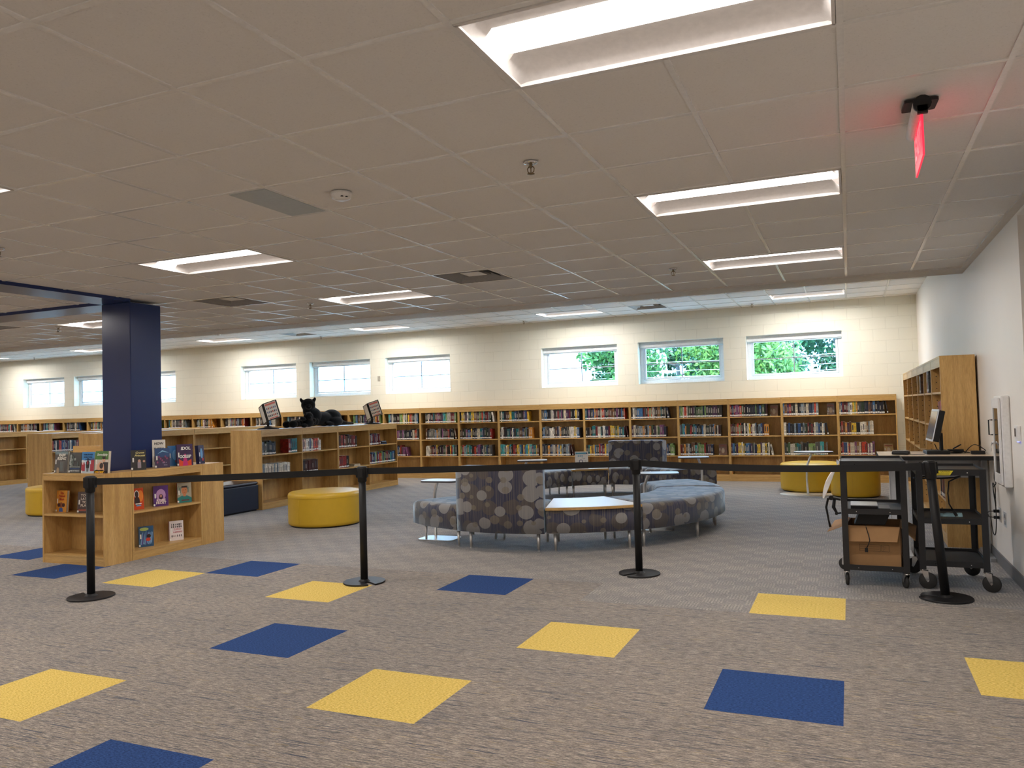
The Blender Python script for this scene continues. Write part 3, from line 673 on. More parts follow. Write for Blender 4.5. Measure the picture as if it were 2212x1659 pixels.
def blob(bm, x, z, rx, rz_, mi, d=.0008, n=18): prism(bm, [(x+rx*math.cos(2*PI*k/n), z+rz_*math.sin(2*PI*k/n)) for k in range(n)], 0, .0005, mi, T_(0, -d, 0) @ RX(PI/2))
def rect(bm, x0, x1, z0, z1, mi, d=.0006): box(bm, x0, x1, -d-.0004, -d, z0, z1, mi)
def art_rain(bm, w_, h):
    rect(bm, -w_/2, w_/2, h*.86, h, 0); rect(bm, -w_*.1, w_*.3, .01, h*.55, 1); blob(bm, -w_*.22, h*.1, .02, .035, 2, .0011)
    for k in range(4): rect(bm, -w_*.05+k*.012, -w_*.03+k*.012, .02, h*.5, 0, .0011)
    txt(bm, 'RAIN', .01, h*.82, .042, 3, bold=True, shear=.3); txt(bm, 'RISING', .005, h*.66, .042, 3, bold=True, shear=.3)
    return ['6d8084', '57534e', '9a8468', 'ece7dc']
def art_soldiers(bm, w_, h):
    r = random.Random(4)
    for k in range(14): blob(bm, r.uniform(-w_*.4, w_*.4), r.uniform(h*.35, h*.85), r.uniform(.006, .018), r.uniform(.012, .03), r.choice((0, 1)), .0007+.00008*k)
    rect(bm, -w_*.45, w_*.45, h*.28, h*.31, 0); rect(bm, -w_*.4, w_*.4, h*.18, h*.25, 2); txt(bm, 'JAMES PATTERSON', 0, h*.1, .017, 3, bold=True)
    return ['8c9490', '4a5552', '1d3a66', 'cfd4d6']
def art_places(bm, w_, h):
    rect(bm, -w_/2, w_/2, h*.5, h, 0); rect(bm, -w_/2, -w_*.22, h*.1, h*.55, 1); rect(bm, w_*.2, w_/2, h*.1, h*.7, 1); rect(bm, -w_*.5, w_*.5, h*.42, h*.6, 3, .0009)
    rect(bm, -w_/2, -w_*.25, h*.1, h*.5, 1, .0011); rect(bm, w_*.25, w_/2, h*.1, h*.62, 1, .0011)
    prism(bm, [(-.02, .05), (.02, .05), (.026, .11), (0, .135), (-.026, .11)], 0, .0005, 4, T_(0, -.0014, 0) @ RX(PI/2)); blob(bm, 0, .14, .011, .013, 4, .0018); blob(bm, 0, .105, .009, .02, 1, .0022)
    rect(bm, -.012, -.003, .015, .05, 4, .0014); rect(bm, .003, .012, .015, .05, 4, .0014)
    for k, s in enumerate(('SOME PLACES', 'MORE THAN', 'OTHERS')): txt(bm, s, 0, h*(.87-.12*k), .021, 2, bold=True)
    return ['3d86c4', 'a8283c', '14305e', 'c9dcea', '1c1014']
def art_couple(bm, w_, h):
    rect(bm, -w_/2, w_/2, h*.62, h, 0); rect(bm, w_*.1, w_/2, 0, h*.5, 4, .0008)
    prism(bm, [(-.07, 0), (.05, 0), (.03, .09), (-.02, .12), (-.06, .08)], 0, .0005, 1, T_(0, -.0010, 0) @ RX(PI/2)); blob(bm, .0, .075, .026, .03, 2, .0014); blob(bm, .03, .135, .02, .026, 1, .0014); blob(bm, .03, .155, .024, .016, 2, .0018)
    txt(bm, 'Serendipity', .005, h*.84, .032, 3, shear=.3, bold=True)
    return ['4c7a35', 'd9a98a', '33201a', 'eef0e6', '2c2428']
def art_power(bm, w_, h):
    txt(bm, 'Crown', .01, h*.86, .03, 0, shear=.3, bold=True); txt(bm, 'Princess', .01, h*.72, .03, 0, shear=.3, bold=True)
    blob(bm, .005, .095, .014, .016, 1); rect(bm, -.012, .022, .02, .085, 2); blob(bm, .05, .09, .012, .012, 1); return ['d9cc8a', 'c49a88', '9a8f9a']
def art_night(bm, w_, h):
    rect(bm, -w_/2, w_/2, h*.55, h, 0); prism(bm, [(-.05, .15), (.0, .19), (.07, .16), (.0, .175)], 0, .0005, 1, T_(0, -.0011, 0) @ RX(PI/2))
    for k in range(7): blob(bm, -.05+.016*k, .06+.02*((k*3) % 4), .008, .012, 2, .0012)
    txt(bm, 'tell it', .02, .055, .022, 3); txt(bm, 'true', .03, .03, .022, 3); return ['2a4a7a', '8fc0e0', '8a3a68', 'a8a0c0']
def art_idol(bm, w_, h):
    prism(bm, [(-.07, 0), (.07, 0), (.07, .07), (.03, .05), (-.03, .05), (-.07, .075)], 0, .0005, 1, T_(0, -.0007, 0) @ RX(PI/2))
    prism(bm, [(-.03, 0), (.03, 0), (.022, .06), (.012, .1), (-.012, .1), (-.022, .06)], 0, .0005, 2, T_(0, -.0012, 0) @ RX(PI/2)); blob(bm, 0, .115, .013, .017, 2, .0012)
    txt(bm, 'IDOL', .008, h*.80, .05, 0, bold=True, sx=.95, shear=.12); txt(bm, 'GOSSIP', .0, h*.42, .046, 0, bold=True, sx=.88, shear=.12)
    return ['f2f0ec', 'd84a2a', 'c03078']
def art_everyone(bm, w_, h):
    txt(bm, 'HOW', 0, h*.86, .036, 0, bold=True); txt(bm, 'EVERY', 0, h*.66, .036, 0, bold=True); r = random.Random(2)
    for k in range(10): rect(bm, -.05+.011*k, -.045+.011*k, .03+r.random()*.03, .1+r.random()*.03, 0)
    return ['2a2a2c']
def art_bluep(bm, w_, h): blob(bm, 0, .12, .03, .06, 0); blob(bm, .02, .05, .02, .02, 1, .0012); return ['6aa0d0', 'b83028']
def art_o(bm, w_, h):
    blob(bm, .035, .14, .03, .06, 1); blob(bm, -.01, .16, .028, .042, 0, .0011); blob(bm, -.01, .16, .021, .034, 2, .0015); blob(bm, -.01, .09, .032, .05, 2, .0012)
    rect(bm, -.03, .04, .055, .066, 0, .0018); rect(bm, -.02, .035, .035, .048, 3, .0018); return ['efe9de', 'e6802c', '3a2422', '6aa0c8']
def art_rosie(bm, w_, h):
    blob(bm, 0, .12, .05, .065, 0); blob(bm, 0, .10, .022, .03, 1, .0012); blob(bm, 0, .11, .012, .015, 2, .0016)
    txt(bm, 'ROSIE', 0, .062, .036, 3, bold=True); txt(bm, 'FROST', 0, .035, .036, 3, bold=True); return ['b48ab8', '3c1c3c', 'b8806c', 'f0dcd8']
def art_man(bm, w_, h):
    r = random.Random(3)
    for k in range(16): rect(bm, -w_/2+.008*k, -w_/2+.007+.008*k, .1+r.random()*.02, .16+r.random()*.03, r.choice((3, 4)), .0005)
    prism(bm, [(-w_/2, 0), (w_/2, 0), (w_/2, .05), (.03, .078), (-.03, .078), (-w_/2, .055)], 0, .0005, 0, T_(0, -.0010, 0) @ RX(PI/2)); rect(bm, -.014, .014, .07, .1, 1, .0013)
    blob(bm, 0, .135, .033, .045, 1, .0015); prism(bm, [(-.034, .15), (-.03, .185), (.03, .187), (.034, .15), (.026, .168), (-.026, .168)], 0, .0005, 2, T_(0, -.002, 0) @ RX(PI/2))
    rect(bm, -.02, -.006, .141, .144, 2, .002); rect(bm, .006, .02, .141, .144, 2, .002); rect(bm, -.01, .01, .112, .115, 2, .002); rect(bm, -.035, .05, .02, .034, 5, .0015)
    return ['2c7a78', 'c07a50', '2a1a16', 'b8b098', '6a7a70', '6a3a3c']
def art_swim(bm, w_, h):
    r = random.Random(9)
    for k in range(9): prism(bm, [(-.06+.013*k, .02+r.random()*.03), (-.05+.013*k, .02), (-.03+.012*k, .14+r.random()*.04), (-.035+.012*k, .15)], 0, .0004, r.choice((0, 1)), T_(0, -.0006-.0001*k, 0) @ RX(PI/2))
    blob(bm, .025, .11, .022, .02, 2, .002); blob(bm, .02, .075, .024, .018, 3, .0022); blob(bm, -.02, .185, .045, .018, 4, .0018); return ['7aa0c8', '5a4a90', '2a1a1c', 'c8402c', 'a8b860']
def art_labor(bm, w_, h):
    r = random.Random(6)
    for z in (.05, .15, .175):
        for k in range(6): blob(bm, -.05+.02*k, z, r.uniform(.003, .007), r.uniform(.008, .015), 0, .0009)
    txt(bm, 'Labor', .01, .125, .034, 1, shear=.3); txt(bm, 'Letters', .01, .095, .034, 1, shear=.3); return ['3a3436', 'c04a5a']
def art_march(bm, w_, h):
    for k, s in enumerate(('The', 'Fabled', 'Maya')): txt(bm, s, 0, h*(.88-.14*k), .036, 0, shear=.2, bold=True)
    blob(bm, 0, .075, .026, .028, 1); blob(bm, -.034, .075, .022, .02, 2); blob(bm, .034, .075, .022, .02, 2); prism(bm, [(-.03, .005), (.03, .005), (.022, .045), (-.022, .045)], 0, .0005, 3, T_(0, -.0013, 0) @ RX(PI/2)); return ['b8482c', '8a5234', '4a2a30', '3a62a8']
def art_play(bm, w_, h):
    for k, s in enumerate(('TOO', 'LATE', 'TO', 'PLAY')): txt(bm, s, .005, h*(.82-.16*k), .036, 0, bold=True)
    rect(bm, -w_/2+.01, w_/2-.01, .02, .035, 1); return ['d8c8b8', 'a84a30']
zt = HC+.0005
cover_book('face-out book titled RAIN RISING, leftmost on the low display top', (-7.545, 2.70, zt), .0, .19, .222, .03, '3c3634', '2a2624', art_rain)
cover_book('dark face-out book with soldiers and JAMES PATTERSON, second on the display top', (-7.345, 2.705, zt), .0, .175, .21, .03, '15181b', '101214', art_soldiers)
cover_book('blue and red face-out book titled SOME PLACES MORE THAN OTHERS', (-7.158, 2.705, zt), .0, .18, .215, .028, 'b8c8d8', '2a5a9a', art_places)
cover_book('green-topped face-out book showing an embracing couple, beside the navy column', (-6.962, 2.705, zt), .0, .185, .222, .028, 'd8c8b8', '4c7a35', art_couple)
RF = PI/2-.55
cover_book('black face-out book with gold lettering standing in front of the navy column', (-6.90, 3.11, zt), RF, .145, .21, .035, '1c1c20', '131316', art_power)
cover_book('purple and blue face-out book, left of the IDOL GOSSIP book', (-6.90, 3.42, zt), RF, .15, .212, .03, '3a2a50', 'd8d2c4', art_night)
cover_book('tall white face-out book behind the purple one, beside the column edge', (-7.06, 3.52, zt), RF-.1, .135, .30, .022, 'e4dfd6', 'd8d2c4', art_everyone)
cover_book('large face-out book with big white words IDOL GOSSIP', (-6.89, 3.73, zt), PI/2-.35, .18, .24, .03, '3a1f4a', '2a1436', art_idol)
cover_book('blue book standing just behind the left edge of IDOL GOSSIP', (-7.02, 3.71, zt), PI/2-.5, .15, .225, .03, '3a6ea4', '2c5a8c', art_bluep)
cover_book('narrow navy-spined book, rightmost on the low display top', (-6.93, 4.02, zt), PI/2+.35, .14, .215, .04, '2a2c58', '1c2048', art_bluep)
z2, z1 = .4965, .0915
cover_book('orange face-out book with a large ring letter, upper right-facing shelf', (-6.95, 3.14, z2), PI/2-.1, .14, .225, .02, 'd0502c', '2c8a8a', art_o)
cover_book('purple face-out book titled ROSIE FROST on the right-facing shelf', (-6.95, 3.44, z2), PI/2-.45, .155, .222, .045, '5a3478', '3c1c58', art_rosie)
cover_book('face-out book with a drawn man in a teal shirt', (-6.95, 3.77, z2), PI/2-.45, .155, .222, .03, 'a8a08c', 'a83424', art_man)
cover_book('blue swirling face-out book on the bottom right-facing shelf', (-6.95, 3.24, z1), PI/2-.45, .15, .215, .03, '34587c', '2a4468', art_swim)
cover_book('white face-out book with small drawings and red script on the bottom shelf', (-6.95, 3.65, z1), PI/2-.45, .15, .215, .04, 'e6dad8', 'c8a0a8', art_labor)
cover_book('orange-yellow face-out book with a girl, on the shelf left of the black post', (-7.625, 2.76, .5005), 0, .155, .225, .03, 'd8943c', 'b8682c', art_march)
cover_book('dark red face-out book beside the orange-yellow one, partly behind the post', (-7.31, 2.78, .5005), .35, .14, .215, .05, '3c2422', '7a1c1c', art_play)
# face-out books inside the wall shelving
def art_pl(bm, w_, h): blob(bm, 0, h*.4, .03, .05, 0); rect(bm, -w_*.4, w_*.4, h*.78, h*.86, 1); return ['c8b8a8', '8a3a2c']
cover_book('small face-out book in the top right corner of the rightmost-but-one wall bookcase', (-.33, 12.25, 1.1975), 0, .12, .205, .03, '6a5048', '3a2c28', art_pl)
cover_book('tilted brown face-out book on the top shelf of the third wall bookcase from right', (-1.30, 12.24, 1.1975), -.2, .14, .2, .03, '8a6a50', '3a2c28', art_pl)
cover_book('face-out book alone at the right of the lower shelf, rightmost wall bookcase', (.58, 12.25, .4805), 0, .15, .19, .03, 'b09868', '5a4a3a', art_pl)
cover_book('brown face-out book on the lower shelf of the fourth wall bookcase from right', (-2.24, 12.25, .4805), 0, .15, .21, .03, '7a5240', '3a2420', art_pl)
# slanted wooden display stand beyond the low display bookcases
t = thing('display_stand', 'wooden slant-top display stand behind the face-out books, left of the navy column', 'display stand', (-10.13, 5.05, 0))
bm = B(); box(bm, -.28, .28, 0, .02, .98, 1.09); obj('back_board', bm, OAKX, t)
bm = B(); prism(bm, [(-.06, .93), (.0, .95), (.0, .965), (-.06, .945)], -.27, .27, M=RZ(PI/2) @ RX(PI/2)) if False else box(bm, -.27, .27, -.16, -.001, .93, .95); obj('shelf', bm, OAKX, t)
for x in (-.28, .262):
    bm = B(); box(bm, x, x+.018, -.17, -.001, .0, .99); obj('side_panel', bm, OAK, t)
bm = B(); box(bm, -.26, .26, -.16, -.14, .4, .42); obj('rail', bm, OAKX, t)
# sunglasses
t = thing('sunglasses', 'wrap-around sunglasses with amber mirrored lenses lying on the low display top', 'sunglasses', (-6.94, 2.665, zt), .1)
for s in (-1, 1):
    bm = B(); prism(bm, [(s*(.006+.055*k/6), .018*math.sin(PI*(.15+.85*k/6))+.004) for k in range(7)]+[(s*.058, -.004), (s*.03, -.012), (s*.01, -.008)], 0, .003, M=T_(0, 0, .016) @ RX(1.2)); obj('lens', bm, mat('amber_mirror', (.75, .42, .03), .08, .8), t)
    bm = B(); tube(bm, [(s*.06, 0, .018), (s*.064, .05, .014), (s*.05, .11, .006)], .0035, 6); obj('temple', bm, BLACKP, t)
bm = B(); tube(bm, [(-.06, 0, .026), (-.03, -.004, .034), (0, -.002, .03), (.03, -.004, .034), (.06, 0, .026)], .004, 6); tube(bm, [(-.06, 0, .02), (-.055, 0, .004)], .004, 6); tube(bm, [(.06, 0, .02), (.055, 0, .004)], .004, 6); obj('frame', bm, BLACKP, t)

# ------------------------------------------------------------------ plush panther and cub
def blobs(name, ells, parent, M=None, vox=.012, m=PLUSH, loc=None):
    bm = B()
    for (c, r, rot) in ells:
        MM = T_(*c) @ (rot or Matrix()) @ Matrix.Diagonal((r[0], r[1], r[2], 1)); bmesh.ops.create_icosphere(bm, subdivisions=3, radius=1, matrix=MM)
    me = D.meshes.new(name); bm.to_mesh(me); bm.free(); o = D.objects.new(name, me); COL.objects.link(o)
    md = o.modifiers.new('r', 'REMESH'); md.mode = 'VOXEL'; md.voxel_size = vox; md.use_smooth_shade = True
    s = o.modifiers.new('s', 'SMOOTH'); s.iterations = 3; s.factor = .5
    dg = bpy.context.evaluated_depsgraph_get(); dg.update(); me2 = D.meshes.new_from_object(o.evaluated_get(dg)); me2.name = name; D.objects.remove(o)
    for p in me2.polygons: p.use_smooth = True
    me2.materials.clear(); me2.materials.append(m); o = D.objects.new(name, me2); COL.objects.link(o); o.parent = parent; return o
def caps(a, b_, r0, r1, n=7):
    a, b_ = Vector(a), Vector(b_); return [(tuple(a.lerp(b_, k/(n-1))), ((r0+(r1-r0)*k/(n-1)),)*3, None) for k in range(n)]
ZA = 1.236
pt = thing('plush_panther', 'large black plush panther lying on the low bookcase with its head raised', 'plush toy', (-8.68, 8.0, ZA))
HD = RZ(math.radians(-48))
E = [((0, .60, .14), (.13, .36, .125), None), ((0, .90, .155), (.155, .22, .15), None), ((0, .36, .18), (.13, .19, .165), None), ((.0, .27, .28), (.10, .135, .15), RX(.35)), ((.02, .21, .385), (.122, .122, .108), None), ((.015, .215, .41), (.108, .108, .09), None),
     ((.085, .135, .355), (.058, .058, .046), HD), ((.11, .11, .345), (.036, .040, .030), HD), ((-.075, .135, .478), (.022, .033, .036), RZ(.67) @ RX(.5)), ((.105, .285, .488), (.022, .033, .036), RZ(.67) @ RX(-.5)), ((-.06, .15, .455), (.032, .032, .032), None), ((.09, .275, .46), (.032, .032, .032), None),
     ((.13, .86, .085), (.07, .19, .085), None), ((-.13, .86, .075), (.07, .2, .075), None), ((.14, .66, .045), (.045, .12, .042), None)]
E += caps((.08, .30, .10), (.10, -.26, .062), .07, .052, 9)+[((.10, -.30, .066), (.068, .085, .062), None)]+caps((-.08, .30, .10), (-.10, -.18, .062), .07, .052, 9)+[((-.10, -.22, .062), (.065, .08, .06), None)]
E += caps((0, 1.08, .08), (.03, 1.30, .045), .05, .032, 12)+caps((.03, 1.30, .045), (-.02, 1.58, .034), .032, .026, 18)
for c in E: pass
blobs('body', E, pt)
for dx, dy in ((.060, .098), (.128, .150)):
    bm = B(); bmesh.ops.create_uvsphere(bm, u_segments=10, v_segments=8, radius=.009); obj('eye', bm, mat('dark_eye', (.02, .018, .012), .2), pt, M=T_(dx, dy, .405))
bm = B(); bmesh.ops.create_uvsphere(bm, u_segments=10, v_segments=8, radius=.012); obj('nose', bm, mat('dark_nose', (.008, .007, .007), .5), pt, M=T_(.134, .086, .356))
ct = thing('plush_panther_cub', 'small black plush panther cub tucked between the big panther\'s front paws', 'plush toy', (-8.52, 7.95, ZA))
E = [((.0, .08, .09), (.075, .12, .085), None), ((.03, .04, .185), (.08, .085, .078), None), ((.08, .0, .17), (.04, .04, .034), None), ((.05, -.05, .235), (.012, .026, .028), None), ((.02, .10, .245), (.012, .026, .028), None), ((.03, -.10, .15), (.035, .07, .03), RX(-.2)), ((.04, .17, .12), (.035, .06, .04), None), ((.02, -.06, .035), (.04, .08, .035), None)]
blobs('body', E, ct, vox=.009)
for dy in (-.02, .03):
    bm = B(); bmesh.ops.create_uvsphere(bm, u_segments=8, v_segments=6, radius=.007); obj('eye', bm, MATS['dark_eye'], ct, M=T_(.10, dy, .205))

# ------------------------------------------------------------------ rotary catalogue displays
def catalog(lab, loc, rz):
    t = thing('catalogue_display', lab, 'display stand', loc, rz, 'rotary catalogue displays')
    bm = B(); lathe(bm, [(0, 0), (.17, 0), (.17, .008), (.13, .022), (.05, .035), (.03, .05), (0, .05)], 32); 
    for v in bm.verts: v.co.y *= .62
    obj('base', bm, BLACK, t)
    bm = B(); tube(bm, [(0, 0, .04), (0, 0, .12)], .018, 12); tube(bm, [(0, 0, .085), (0, 0, .10)], .028, 12); obj('pole', bm, BLACKP, t)
    TL = T_(0, 0, .11) @ RY(-.28) @ RX(-.18)
    bm = B(); box(bm, -.02, .02, .0, .03, 0, .30); obj('spine_bar', bm, BLACKP, t, M=TL)
    for k, a in enumerate((-10, 4, 14, 96, 101, 107, 114)):
        A = math.radians(a); MM = TL @ T_(0, 0, .02) @ RZ(A)
        bm = B(); s = 1 if k != 0 else 1
        x0, x1 = .004, .225
        box(bm, x0, x0+.016, -.004, .004, 0, .30); box(bm, x1-.016, x1, -.004, .004, 0, .30); box(bm, x0+.016, x1-.016, -.004, .004, 0, .012); box(bm, x0+.016, x1-.016, -.004, .004, .288, .30)
        p = obj('panel_frame', bm, GREYM if k % 2 else BLACKP, t, M=MM)
        bm = B(); box(bm, x0+.016, x1-.016, -.0022, .0022, .012, .288)
        if k == 0:
            box(bm, x0+.025, x1-.025, -.0032, -.0022, .245, .275, 1); r = random.Random(5)
            for rr in range(3):
                for q in range(6): xx = x0+.030+q*.028; box(bm, xx, xx+.019, -.0032, -.0022, .178-rr*.062, .208-rr*.062, r.choice((2, 3, 4)))
            box(bm, x0+.04, x1-.04, -.0032, -.0022, .018, .034, 1)
        obj('page', bm, [PAPER, mat('pink_print', (.75, .22, .20), .6), mat('print_dark', (.12, .12, .15), .6), mat('print_red', (.45, .12, .10), .6), mat('print_blue', (.2, .25, .4), .6)], p)
    return t
catalog('black catalogue stand with printed pages, left of the plush panther', (-8.68, 7.20, ZA), math.radians(36))
catalog('black catalogue stand with printed pages, right of the plush panther', (-8.68, 10.22, ZA), math.radians(36))

# ------------------------------------------------------------------ ottomans
def ottoman(lab, x, y, r, h, m, grp=None):
    t = thing('ottoman', lab, 'ottoman', (x, y, 0), .4, grp)
    bm = B(); lathe(bm, [(0, .015), (r-.02, .015), (r-.004, .03), (r, .06), (r, h-.075), (r+.002, h-.06)], 64); obj('side_cover', bm, m, t)
    bm = B(); lathe(bm, [(r+.002, h-.06), (r+.003, h-.045), (r-.004, h-.02), (r-.022, h-.006), (r-.06, h), (0, h+.006)], 64); obj('seat_pad', bm, m, t)
    bm = B()
    for k in range(3): tube(bm, [((r+.0005)*math.cos(2*PI*k/3), (r+.0005)*math.sin(2*PI*k/3), z) for z in (.05, h-.08)], .0018, 5)
    tube(bm, [((r+.0025)*math.cos(2*PI*k/64), (r+.0025)*math.sin(2*PI*k/64), h-.06) for k in range(65)], .0025, 5); obj('seam', bm, m, t)
    bm = B(); lathe(bm, [(0, 0), (r-.03, 0), (r-.03, .015), (0, .015)], 40); obj('foot_ring', bm, BLACKP, t)
ottoman('round yellow ottoman alone on the carpet, left of the second black post', -6.47, 5.70, .475, .44, YEL)
ottoman('wide yellow ottoman behind the belt near the wall bookcases, left of the cart', -.63, 10.78, .48, .45, YEL)
ottoman('smaller yellow ottoman seen through the left cart', .02, 10.02, .345, .45, YEL)
ottoman('yellow ottoman at the far left edge, beyond the display bookcase', -11.62, 5.75, .475, .44, YEL)
t = thing('bench_block', 'dark navy vinyl bench block against the end of the low bookcase', 'bench', (-8.72, 6.28, 0))
bm = B(); box(bm, -.273, .273, -.403, .403, .02, .395); obj('side_cover', bm, NAVYV, t, bevel=.008)
bm = B(); box(bm, -.275, .275, -.405, .405, .3955, .448); obj('seat_pad', bm, NAVYV, t, bevel=.03)
bm = B(); box(bm, -.25, .25, -.38, .38, 0, .02); obj('foot', bm, BLACKP, t)

# ------------------------------------------------------------------ curved seating
def arc(name, C, prof, a0, a1, m, parent, loc, step=2.0, smooth=True):
    """prof: closed list of (r,z); swept a0..a1 degrees round C; uv in metres"""
    bm = B(); uvl = bm.loops.layers.uv.new('UVMap'); n = max(2, int((a1-a0)/step)); P = len(prof)
    ln = [0]
    for k in range(P): q = prof[(k+1) % P]; ln.append(ln[-1]+math.hypot(q[0]-prof[k][0], q[1]-prof[k][1]))
    V = []
    for i in range(n+1):
        a = math.radians(a0+(a1-a0)*i/n); e = min(i, n-i)/n*(a1-a0); dr = 0 if e > 1.2 else (1.2-e)/1.2
        row_ = []
        for (r, z) in prof:
            zz = z-(.010*dr if z > .3 and smooth else 0)
            row_.append(bm.verts.new((C[0]+r*math.cos(a)-loc[0], C[1]+r*math.sin(a)-loc[1], zz)))
        V.append(row_)
    for i in range(n):
        for k in range(P):
            f = bm.faces.new((V[i][k], V[i+1][k], V[i+1][(k+1) % P], V[i][(k+1) % P])); f.smooth = smooth
            us = [math.radians(a0+(a1-a0)*j/n)*1.7 for j in (i, i+1, i+1, i)]; vs__ = [ln[k], ln[k], ln[k+1], ln[k+1]]
            for l, u, v in zip(f.loops, us, vs__): l[uvl].uv = (u, v)
    for i in (0, n):
        f = bm.faces.new(V[i] if i else V[i][::-1])
        for l, (r, z) in zip(f.loops, prof if i else prof[::-1]): l[uvl].uv = (r+i*3.1, z)
    return obj(name, bm, m, parent)
SEATP = [(1.95, .20), (1.95, .40), (1.942, .428), (1.918, .447), (1.86, .456), (1.54, .464), (1.22, .456), (1.165, .447), (1.14, .428), (1.132, .40), (1.132, .20), (1.15, .192), (1.93, .192)]
SEATB = [(1.79, .20), (1.79, .44), (1.785, .45), (1.54, .464), (1.22, .456), (1.165, .447), (1.14, .428), (1.132, .40), (1.132, .20), (1.15, .192), (1.775, .192)]
BACKP = [(1.955, .192), (1.96, .40), (1.96, .845), (1.952, .865), (1.935, .872), (1.83, .872), (1.812, .865), (1.805, .845), (1.795, .46), (1.795, .192)]
SKIRT = [(1.945, .20), (1.945, .425), (1.14, .425), (1.14, .20), (1.16, .192), (1.925, .192)]
def unit(kind, C, a0, a1, lab, legs=None, grp='curved lounge seating units'):
    g = .28; am = math.radians((a0+a1)/2); loc = (C[0]+1.55*math.cos(am), C[1]+1.55*math.sin(am), 0)
    t = thing('curved_table' if kind == 'table' else 'curved_bench', lab, 'table' if kind == 'table' else 'bench', loc, 0, grp)
    if kind == 'table':
        arc('skirt', C, SKIRT, a0+g, a1-g, FAB, t, loc)
        for nm, r0, r1, z0, z1, m, gg in (('table_top', 1.125, 1.965, .427, .452, OAKX, g-.1), ('laminate_inlay', 1.130, 1.957, .4522, .4545, LAM, g+.1)):
            arc(nm, C, [(r1, z0), (r1, z1), (r0, z1), (r0, z0)], a0+gg, a1-gg, m, t, loc, smooth=False)
    else:
        arc('seat_cushion', C, SEATB if kind == 'back' else SEATP, a0+g, a1-g, FAB, t, loc)
        if kind == 'back': arc('backrest', C, BACKP, a0+g, a1-g, FAB, t, loc)
    for a in (legs or (a0+2.7, a1-2.7)):
        for r in (1.24, 1.83):
            A = math.radians(a); bm = B(); x, y = C[0]+r*math.cos(A)-loc[0], C[1]+r*math.sin(A)-loc[1]
            tube(bm, [(x, y, .004), (x, y, .191)], [.012, .019], 14); tube(bm, [(x, y, 0), (x, y, .006)], .014, 12); obj('leg', bm, STEEL, t)
C1 = (-3.34, 6.30); C2 = (-3.32, 8.25)
unit('seat', C1, 229.5, 255, 'curved bench with circle-patterned fabric, left end of the near ring')
unit('back', C1, 255, 284.5, 'curved bench whose tall patterned back faces the viewer, near ring')
unit('table', C1, 284.5, 314, 'curved low table with wood edge and pale top in the near ring')
unit('seat', C1, 314, 374, 'long curved bench without back, right of the near wood-edged table', (316.5, 342.6, 371))
unit('seat', C1, 374, 408, 'curved bench continuing behind the long right bench of the near ring')
unit('seat', C2, 136, 166, 'far curved bench left of the table with the paper sign')
unit('table', C2, 106, 136, 'far curved low table carrying the folded paper sign')
unit('back', C2, 76, 106, 'far curved bench whose tall patterned back stands before the wall bookcases')
unit('seat', C2, 46, 76, 'far curved bench right of the tall far backrest')
# paper sign on far table
t = thing('table_sign', 'folded white paper sign with orange and blue print on the far low table', 'sign', (-4.01, 9.13, .455), .28)
for s in (-1, 1):
    bm = B(); box(bm, -.105, .105, -.001, .001, 0, .285)
    ms = [PAPER]
    if s < 0:
        box(bm, -.095, .075, -.002, -.001, .245, .27, 1); blob(bm, .085, .258, .012, .012, 4, .0015); r = random.Random(1)
        for k in range(3): blob(bm, -.05+.03*k, .215, .012, .01, 1, .0012); blob(bm, -.035+.032*k, .03, .014, .014, 2, .0012)
        for k in range(8): blob(bm, r.uniform(.0, .08), r.uniform(.09, .2), .008, .008, 3, .0012)
        blob(bm, -.01, .13, .03, .028, 4, .0012); blob(bm, -.01, .13, .02, .018, 0, .0018)
        ms += [mat('print_teal', (.1, .35, .5), .6), mat('print_orange', (.85, .3, .12), .6), mat('print_grey', (.5, .5, .5), .6), mat('print_navy', (.05, .05, .15), .6)]
    obj('leaf', bm, ms, t, M=T_(0, s*.035, 0) @ RX(s*-.12 if s < 0 else -.0) if False else T_(0, .035*s, 0) @ RX(.12*s))
# tablet side tables
def tablet(lab, base, top, rz, z=.675, round_=False, plate=True):
    t = thing('side_table', lab, 'side table', (base[0], base[1], 0), 0, 'small side tables at the lounge seating')
    d = Vector((top[0]-base[0], top[1]-base[1], 0))
    poly = [(.29*math.cos(2*PI*k/36), .2*math.sin(2*PI*k/36)) for k in range(36)] if round_ else rrect(.44, .30, .07)
    bm = B(); prism(bm, poly, z-.016, z); obj('table_top', bm, mat('side_table_edge', (.05, .05, .055), .4), t, M=T_(d.x, d.y, 0) @ RZ(rz))
    bm = B(); prism(bm, [(x*.985, y*.98) for x, y in poly], z+.0003, z+.003); obj('laminate', bm, LAM, t, M=T_(d.x, d.y, 0) @ RZ(rz))
    bm = B(); pts = [Vector((0, 0, .006)), Vector((0, 0, .3)), Vector((0, 0, .48)), d*.25+Vector((0, 0, .6)), d*.45+Vector((0, 0, z-.018))]
    if round_: pts = [Vector((0, 0, .006)), Vector((-.01, 0, .25)), Vector((0, 0, .45)), d*.6+Vector((0, 0, .6)), d+Vector((0, 0, z-.018))]
    tube(bm, pts, .017, 12); tube(bm, [pts[-1]-Vector((0, 0, .004)), pts[-1]], .05, 16); obj('pole', bm, STEEL, t)
    bm = B()
    if round_: prism(bm, [(.42*math.cos(2*PI*k/40), .30*math.sin(2*PI*k/40)) for k in range(40)], .0005, .008, M=RZ(rz))
    else: prism(bm, rrect(.44, .30, .06), .0005, .008, M=T_(d.x*.55, d.y*.55, 0) @ RZ(rz))
    obj('base_plate', bm, STEEL, t)
tablet('small side table tablet at the left end of the near ring bench', (-4.50, 5.14), (-4.24, 4.85), .0)
tablet('small side table tablet leaning over the long right bench of the near ring', (-2.33, 6.42), (-2.05, 6.0), .25)
